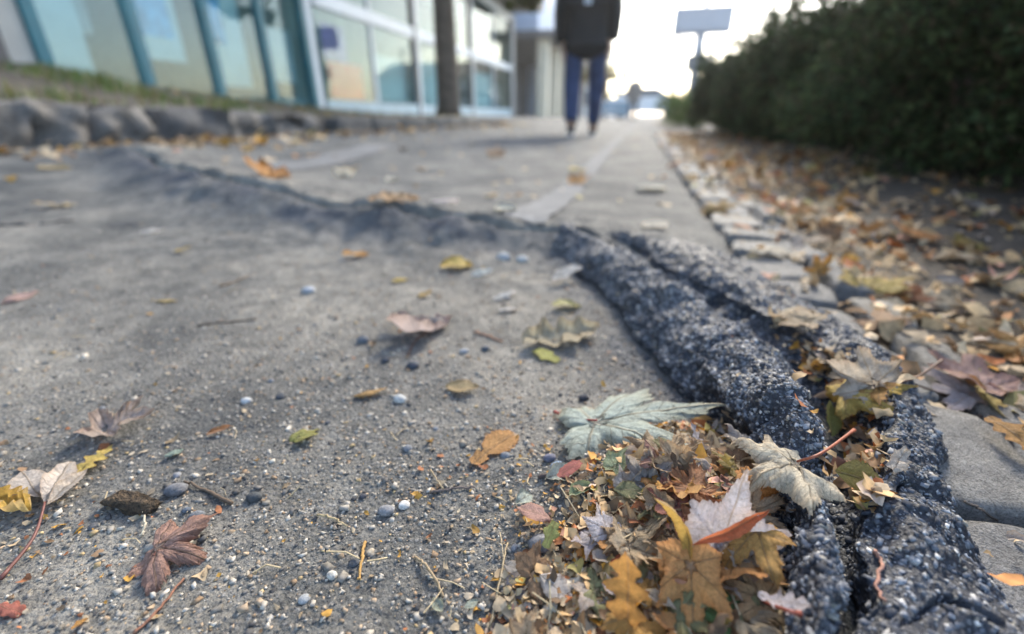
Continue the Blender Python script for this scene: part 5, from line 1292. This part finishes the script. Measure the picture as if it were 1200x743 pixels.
for i, (w_, s_, h_, lab) in enumerate([(2.0, 28.5, 3.4, 'yellow-green autumn tree beyond the street behind the walking person'), (4.2, 36, 6.0, 'olive autumn tree far behind the blue barrier')]):
    p = ps(w_, s_, .1); tree(p, h_, .12, [((0, 0, h_ * .7), h_ * .28), ((h_ * .2, 0, h_ * .55), h_ * .2), ((-h_ * .22, .2, h_ * .58), h_ * .22), ((0, .3, h_ * .45), h_ * .2)], AUT, lab, 5000, .14)
# evergreen hedge on the right, one shrub object each
HG = [(.038, .060, .028), (.054, .085, .038), (.03, .042, .022), (.08, .115, .048), (.07, .06, .034)]
def shrub(w_, s_, r, h, cols, label, n, group, name="evergreen_shrub", ls=.040, seed=0):
    t = pframe(name, w_, s_, .0, label, 'shrub', group)
    st = MB()
    for k in range(7):
        a = random.uniform(0, 6.3); st.tube([(random.uniform(-.05, .05), random.uniform(-.05, .05), -.05), (r * .35 * math.cos(a), r * .35 * math.sin(a), h * .4), (r * .7 * math.cos(a), r * .7 * math.sin(a), h * .85)], [.016, .011, .004], 6)
    st.build("stem", M['bark'], t, True)
    cs = []; rs = []
    for _ in range(46):
        a = random.uniform(0, 6.3); q = random.random() ** .5; z_ = random.uniform(.10, .92) * h; prof = (1 - .35 * (z_ / h) ** 3) * (1 if z_ > .18 * h else .75)
        cs.append((r * q * prof * math.cos(a), r * q * prof * math.sin(a), z_)); rs.append(r * random.uniform(.20, .38))
    P = clump_pts(n, cs, rs, 1.0); P[:, 2] = np.maximum(P[:, 2], .015)
    # upright sprays that break the outline
    m_ = n // 6; a = RNG.uniform(0, 6.28, 34); q = RNG.uniform(0, 1, 34) ** .5; bx, by = r * q * np.cos(a), r * q * np.sin(a); hz = h * RNG.uniform(.82, 1.20, 34); k = RNG.integers(0, 34, m_); u = RNG.uniform(.55, 1, m_)
    S = np.stack([bx[k] * (1 + .15 * u) + RNG.normal(0, .02, m_), by[k] * (1 + .15 * u) + RNG.normal(0, .02, m_), hz[k] * u], -1)
    P = np.vstack([P, S]); C = np.array(cols)[RNG.integers(0, len(cols), len(P))] * RNG.uniform(.7, 1.3, (len(P), 1))
    leaf_cloud("foliage", P, RNG.uniform(.6, 1.4, len(P)) * ls, C, t, elong=3.0)
    return t
HEDGE = [(-1.12, .25, .52, 1.0, 'nearest dark evergreen shrub of the hedge at the right edge'), (-1.13, 1.05, .54, .98, 'second dark evergreen shrub from the right edge of the hedge'), (-1.14, 1.95, .52, .92, 'third dark evergreen shrub of the hedge where light catches green sprays'),
         (-1.18, 2.85, .50, .90, 'fourth evergreen shrub of the hedge under the pale sky gap'), (-1.12, 3.8, .50, .86, 'fifth evergreen shrub of the hedge below the grey sign'), (-1.05, 4.8, .50, .80, 'sixth evergreen shrub of the hedge'), (-1.08, 5.8, .50, .80, 'seventh evergreen shrub of the hedge'), (-1.08, 6.7, .46, .78, 'last dark evergreen shrub of the hedge before the bright green bush')]
for (w_, s_, r, h, lab) in HEDGE: shrub(w_, s_, r, h, HG, lab, 40000 if s_ < 2.5 else 24000, 'evergreen shrubs of the hedge', ls=.028 if s_ < 2.5 else .042)
for (w_, s_, r, h, lab) in [(-2.15, .7, .7, 1.35, 'tallest evergreen shrub behind the nearest hedge shrubs'), (-2.15, 1.9, .7, 1.25, 'tall evergreen shrub behind the third hedge shrub'), (-2.0, 3.1, .62, 1.12, 'tall evergreen shrub behind the fourth hedge shrub'), (-1.95, 4.4, .60, 1.0, 'tall evergreen shrub behind the fifth hedge shrub'), (-3.2, 1.3, .9, 1.7, 'highest evergreen shrub far behind the hedge at right')]: shrub(w_, s_, r, h, HG, lab, 17000, 'evergreen shrubs of the hedge')
LG = [(.10, .16, .03), (.14, .19, .05), (.07, .12, .03)]
shrub(-.95, 9.4, .50, .62, LG, 'bright green bush standing right behind the last hedge shrub', 6000, None, 'green_bush', .05)
shrub(-.86, 12.0, .55, .68, LG, 'bright green rounded bush at the far end of the hedge', 7000, None, 'green_bush', .045)

# ------------------------------------------------------------------ far things
sg = pframe("sign_board", -1.33, 15.0, .0, 'grey rectangular sign board on a post above the hedge end', 'sign')
MB().box(-.13, .13, -.10, .10, -.05, 2.2, .02).build("post", M['sign'], sg)
MB().box(-.74, .74, -.16, .16, 2.2, 2.8, .03).build("board", M['sign'], sg); MB().box(-.66, .66, -.17, -.158, 2.27, 2.73).build("panel_face", M['sign'], sg)
MB().box(-.27, .27, -.16, .16, 1.32, 1.70, .02).build("meter_box", M['darkbox'], sg); MB().tube([(.05, 0, 2.79), (.05, 0, 3.05)], .05, 8).build("lamp_stub", M['darkbox'], sg)
tf = pframe("traffic_signal", -.02, 23.6, .0, 'tiny dark traffic signal hanging in the bright sky over the street', 'signal')
ts = MB(); ts.tube([(2.6, 0, -.05), (2.6, 0, 3.2)], .05, 8); ts.tube([(2.6, 0, 3.15), (1.2, 0, 3.28), (0.1, 0, 3.3)], .025, 8); ts.build("mast", M['sign'], tf, True)
MB().box(0, .26, -.12, .12, 2.85, 3.22, .02).build("signal_head", M['darkbox'], tf)
# low blue barrier
bf = pframe("barrier", 1.35, 24.0, .06, 'low blue barrier at the street end of the path', 'barrier')
for x_ in (-.7, 0, .7): MB().box(x_ - .03, x_ + .03, -.03, .03, 0, .78).build("post", M['bluefence'], bf)
for z_ in (.12, .34, .56): MB().box(-.8, .8, -.055, -.032, z_, z_ + .17).build("board", M['bluefence'], bf)
# white parked car
def car(w_, s_, rz, label):
    c = pframe("parked_car", w_, s_, .03, label, 'car'); c.rotation_euler.z += rz
    prof = [(-2.05, .35), (-2.08, .75), (-1.95, .95), (-1.55, 1.02), (-1.05, 1.42), (.45, 1.46), (1.10, 1.05), (1.95, .88), (2.1, .65), (2.08, .35)]
    def body(pr, hw, taper):
        n = len(pr); v = [(x, sg_ * (hw if z < 1.03 else hw - taper * (z - 1.03)), z) for sg_ in (-1, 1) for x, z in pr]
        f = [(i, (i + 1) % n, n + (i + 1) % n, n + i) for i in range(n)] + [tuple(range(n))[::-1], tuple(range(n, 2 * n))]
        return v, f
    m_ = MB(); m_.add(*body(prof, .86, .4)); m_.build("body", M['carwhite'], c)
    gl = MB()
    for sg_ in (-1, 1):
        y_ = sg_ * .868; v = [(-1.40, y_, 1.06), (-1.0, y_ - sg_ * .13, 1.36), (.40, y_ - sg_ * .14, 1.39), (.95, y_, 1.07)]; gl.add(v, [(0, 1, 2, 3) if sg_ > 0 else (3, 2, 1, 0)])
    gl.build("side_window", M['carglass'], c)
    for x_ in (-1.3, 1.3):
        for y_ in (-.80, .80):
            w0 = MB().tube([(x_, y_ - .11, .32), (x_, y_ + .11, .32)], .32, 18).build("wheel", M['tyre'], c); MB().tube([(x_, y_ - .12, .32), (x_, y_ + .12, .32)], .19, 14).build("rim", M['rim'], w0)
    return c
car(-.2, 27.2, 0.05, 'white car parked across the bright street end')
# set-back blue building with arcade
bb = pframe("blue_building", 4.6, 19.0, .1, 'pale blue building with a shaded arcade beyond the shop front', 'building')
def bbx(name, m, *a): return MB().box(*a).build(name, M[m], bb)
bbx("upper_wall", 'bluewall', -5, .6, .2, 11, 3.0, 9.5); bbx("balcony_slab", 'shade', -5, 1.3, .1, 11, 2.75, 2.98); bbx("back_wall", 'shade', -5, -2.2, .2, 11, 0, 2.74); bbx("end_wall", 'bluewall', -2.19, .2, 10.8, 11, 0, 2.74)
for i in range(5): bbx("column", 'cream', .55, .95, .4 + 2.5 * i, .8 + 2.5 * i, 0, 2.74)
for i in range(4): bbx("window", 'farwindow', .602, .63, 1.3 + 2.4 * i, 2.5 + 2.4 * i, 4.2, 5.8)
for i in range(30): bbx("baluster", 'shade', 1.2, 1.24, .3 + .35 * i, .34 + .35 * i, 2.985, 3.8)
bbx("rail", 'shade', 1.18, 1.26, .1, 11, 3.805, 3.87)
bbx("display_window", 'cream', -2.19, -2.15, 2.0, 4.5, .5, 2.2)
for i, (w_, s_, wd, dp, h_, lab) in enumerate([(9, 50, 10, 8, 6.5, 'pale low house far across the street left of the tree'), (-14, 52, 12, 9, 4.0, 'pale low house far across the street right of the path')]):
    hb = pframe("house", w_, s_, .05, lab, 'house')
    MB().box(-wd / 2, wd / 2, 0, dp, 0, h_).build("wall", M['farwall'], hb)
    rf = MB(); rf.add([(-wd / 2 - .4, -.4, h_ + .01), (wd / 2 + .4, -.4, h_ + .01), (wd / 2 + .4, dp + .4, h_ + .01), (-wd / 2 - .4, dp + .4, h_ + .01), (-wd / 2 - .4, dp / 2, h_ + 1.8), (wd / 2 + .4, dp / 2, h_ + 1.8)], [(0, 1, 5, 4), (2, 3, 4, 5), (0, 4, 3), (1, 2, 5), (3, 2, 1, 0)]); rf.build("roof", M['roof'], hb)
    for x_ in np.arange(-wd / 2 + 1, wd / 2 - 1.5, 2.4): MB().box(x_, x_ + 1.2, -.03, -.001, 1.0, 2.4).build("window", M['farwindow'], hb)

# ------------------------------------------------------------------ people
def skin_mesh(name, joints, edges, m, sub=2):
    me = bpy.data.meshes.new(name); me.from_pydata([j[:3] for j in joints], edges, []); me.update()
    o = bpy.data.objects.new(name, me); COL.objects.link(o)
    md = o.modifiers.new("skin", 'SKIN'); md.use_smooth_shade = True
    sv = me.skin_vertices[0].data
    for i, j in enumerate(joints):
        r = j[3]; sv[i].radius = (r, r) if not isinstance(r, tuple) else r
    sv[0].use_root = True
    sd_ = o.modifiers.new("sub", 'SUBSURF'); sd_.levels = sub; sd_.render_levels = sub
    dg = bpy.context.evaluated_depsgraph_get(); ev_ = o.evaluated_get(dg); new = bpy.data.meshes.new_from_object(ev_)
    bpy.data.objects.remove(o); new.name = name; new.materials.clear(); new.materials.append(m)
    new.polygons.foreach_set("use_smooth", np.ones(len(new.polygons), bool))
    return new
def chain(*ch):
    """joins several chains given as lists of (x,y,z,r); a chain starting with an int hangs on that joint"""
    J, E = [], []
    for c in ch:
        prev = None
        for q in c:
            if isinstance(q, int): prev = q; continue
            J.append(q); i = len(J) - 1
            if prev is not None: E.append((prev, i))
            prev = i
    return J, E
def person(loc, rz, label, coat, legs, stride, scale=1.0):
    """walks along +y, seen from behind; feet at z=0"""
    p = empty("person", loc, label, 'person', rz=rz); p.scale = (scale,) * 3
    s_ = stride
    hipL, hipR = (-.115, 0, .93), (.115, 0, .93)
    # front leg = right, rear leg = left, heel lifting
    kR, aR, tR = (.125, .14 * s_, .50), (.115, .20 * s_, .085), (.125, .20 * s_ + .17, .035)
    kL, aL, tL = (-.125, .03 * s_, .49), (-.10, -.22 * s_, .13), (-.105, -.22 * s_ + .15, .035)
    # skin body: one continuous surface
    J, E = chain([(0, 0, .98, .11), (0, 0, 1.18, .10), (0, .0, 1.38, .115), (0, .0, 1.47, .065), (0, .012, 1.53, .052), (0, .02, 1.585, .075), (0, .018, 1.67, .092), (0, .005, 1.735, .062)],
                 [2, (-.18, 0, 1.42, .05), (-.23, .0, 1.15, .042), (-.235, .06, .92, .033), (-.235, .075, .86, .03)], [2, (.18, 0, 1.42, .05), (.23, -.01, 1.15, .042), (.235, .03, .92, .033), (.235, .045, .86, .03)],
                 [0, (*hipL, .085), (*kL, .055), (*aL, .038), (*tL, .032)], [0, (*hipR, .085), (*kR, .055), (*aR, .038), (*tR, .032)])
    o = link("body", skin_mesh("body", J, E, M['skin']), p)
    for sg_, hx, hy in ((-1, -.235, .078), (1, .235, .048)):
        J, E = chain([(hx, hy, .875, .024), (hx, hy + .004, .83, .026), (hx, hy + .008, .795, .024)], *[[2, (hx + .002 * f_, hy - .030 + .02 * f_, .765 - ln_ * .1, .010), (hx - sg_ * .006, hy - .032 + .021 * f_, .740 - ln_, .009), (hx - sg_ * .02, hy - .026 + .018 * f_, .722 - ln_, .008)] for f_, ln_ in ((0, 0), (1, .010), (2, .014), (3, .008))],
                     [1, (hx - sg_ * .012, hy + .034, .815, .010), (hx - sg_ * .024, hy + .045, .785, .009)])
        link("hand", skin_mesh("hand", J, E, M['skin'], 1), p)
    # face and hair
    f_ = MB(); f_.tube([(0, .095, 1.665), (0, .118, 1.64)], [.012, .016], 8); f_.build("nose", M['skin'], p, True)
    for x_ in (-.032, .032): MB().tube([(x_, .088, 1.675), (x_, .098, 1.675)], [.012, .008], 8).build("eye", M['hair'], p, True)
    for x_ in (-.09, .09): MB().tube([(x_, .01, 1.685), (x_ * 1.08, -.005, 1.66), (x_, .008, 1.625)], [.012, .018, .010], 8).build("ear", M['skin'], p, True)
    MB().tube([(-.022, .098, 1.605), (.022, .098, 1.605)], [.006, .006], 8).build("mouth", M['shoe'], p, True)
    J, E = chain([(0, -.028, 1.70, .092), (0, -.042, 1.63, .075), (0, -.04, 1.57, .045)], [0, (0, .02, 1.735, .080), (0, .062, 1.742, .045)])
    link("hair", skin_mesh("hair", J, E, M['hair']), p)
    # jacket with sleeves
    J, E = chain([(0, 0, 1.00, (.215, .15)), (0, 0, 1.18, (.205, .145)), (0, 0, 1.36, (.225, .15)), (0, 0, 1.45, (.13, .10)), (0, .01, 1.51, (.075, .07))], [0, (0, 0, .84, (.225, .155)), (0, 0, .70, (.215, .15))],
                 [2, (-.20, 0, 1.40, .10), (-.265, .0, 1.16, .088), (-.265, .055, .93, .07), (-.258, .07, .88, .06)], [2, (.20, 0, 1.40, .10), (.265, -.01, 1.16, .088), (.265, .03, .93, .07), (.258, .04, .88, .06)])
    link("jacket", skin_mesh("jacket", J, E, coat), p)
    J, E = chain([(0, 0, .92, (.15, .11))], [0, (hipL[0], 0,   .82, .108), (kL[0], kL[1], .52, .098), (kL[0] * .5 + aL[0] * .5, (kL[1] + aL[1]) * .5, .30, .088), (aL[0], aL[1], .12, .075)], [0, (hipR[0], 0, .82, .108), (kR[0], kR[1], .52, .098), (.12, (kR[1] + aR[1]) * .5, .30, .086), (aR[0], aR[1], .10, .075)])
    link("trousers", skin_mesh("trousers", J, E, legs), p)
    for a, t_, up in ((aL, tL, .03), (aR, tR, 0)):
        J, E = chain([(a[0], a[1] - .035, a[2] - .03, .046), (a[0], a[1] + .06, max(.045, a[2] - .055), .046), (t_[0], t_[1], .036 + up * .2, .036)], [0, (a[0], a[1] - .01, a[2] + .03, .045)])
        sh_ = link("shoe", skin_mesh("shoe", J, E, M['shoe']), p)
        MB().box(a[0] - .042, a[0] + .042, a[1] - .07, t_[1] + .02, .0 + up * .1, .018 + up * .1, .006).build("sole", M['sole'], sh_)
    return p
pw = at(681, 160, 0.0)
wpx, spx = to_ws(pw.x, pw.y)
near_p = person(ps(wpx, spx, float(Hbase(pw.x, pw.y))), -PA + R(4), 'person in dark jacket and blue jeans walking away along the path', M['jacket'], M['jeans'], 1.0, 1.0)
MB().box(-.035, .035, -.168, -.150, 1.17, 1.26, .005).build("pale_patch", M['patch'], near_p)
person(ps(.36, 21.5, .0), -PA, 'small far person in taupe coat walking near the street', M['coat'], M['trousers'], .6, 1.0)

# ------------------------------------------------------------------ bright hazy air
hz = bpy.data.materials.new("haze"); hz.use_nodes = True; hn = hz.node_tree.nodes; hn.remove(hn["Principled BSDF"])
pv = hn.new("ShaderNodeVolumePrincipled"); pv.inputs["Color"].default_value = (.97, .98, 1, 1); pv.inputs["Density"].default_value = .0016; pv.inputs["Anisotropy"].default_value = .7
hz.node_tree.links.new(pv.outputs[0], hn["Material Output"].inputs["Volume"])
MB().box(-1000, 1000, -1000, 1000, -1.1, 12.0).build("haze", hz, None, kind='stuff')
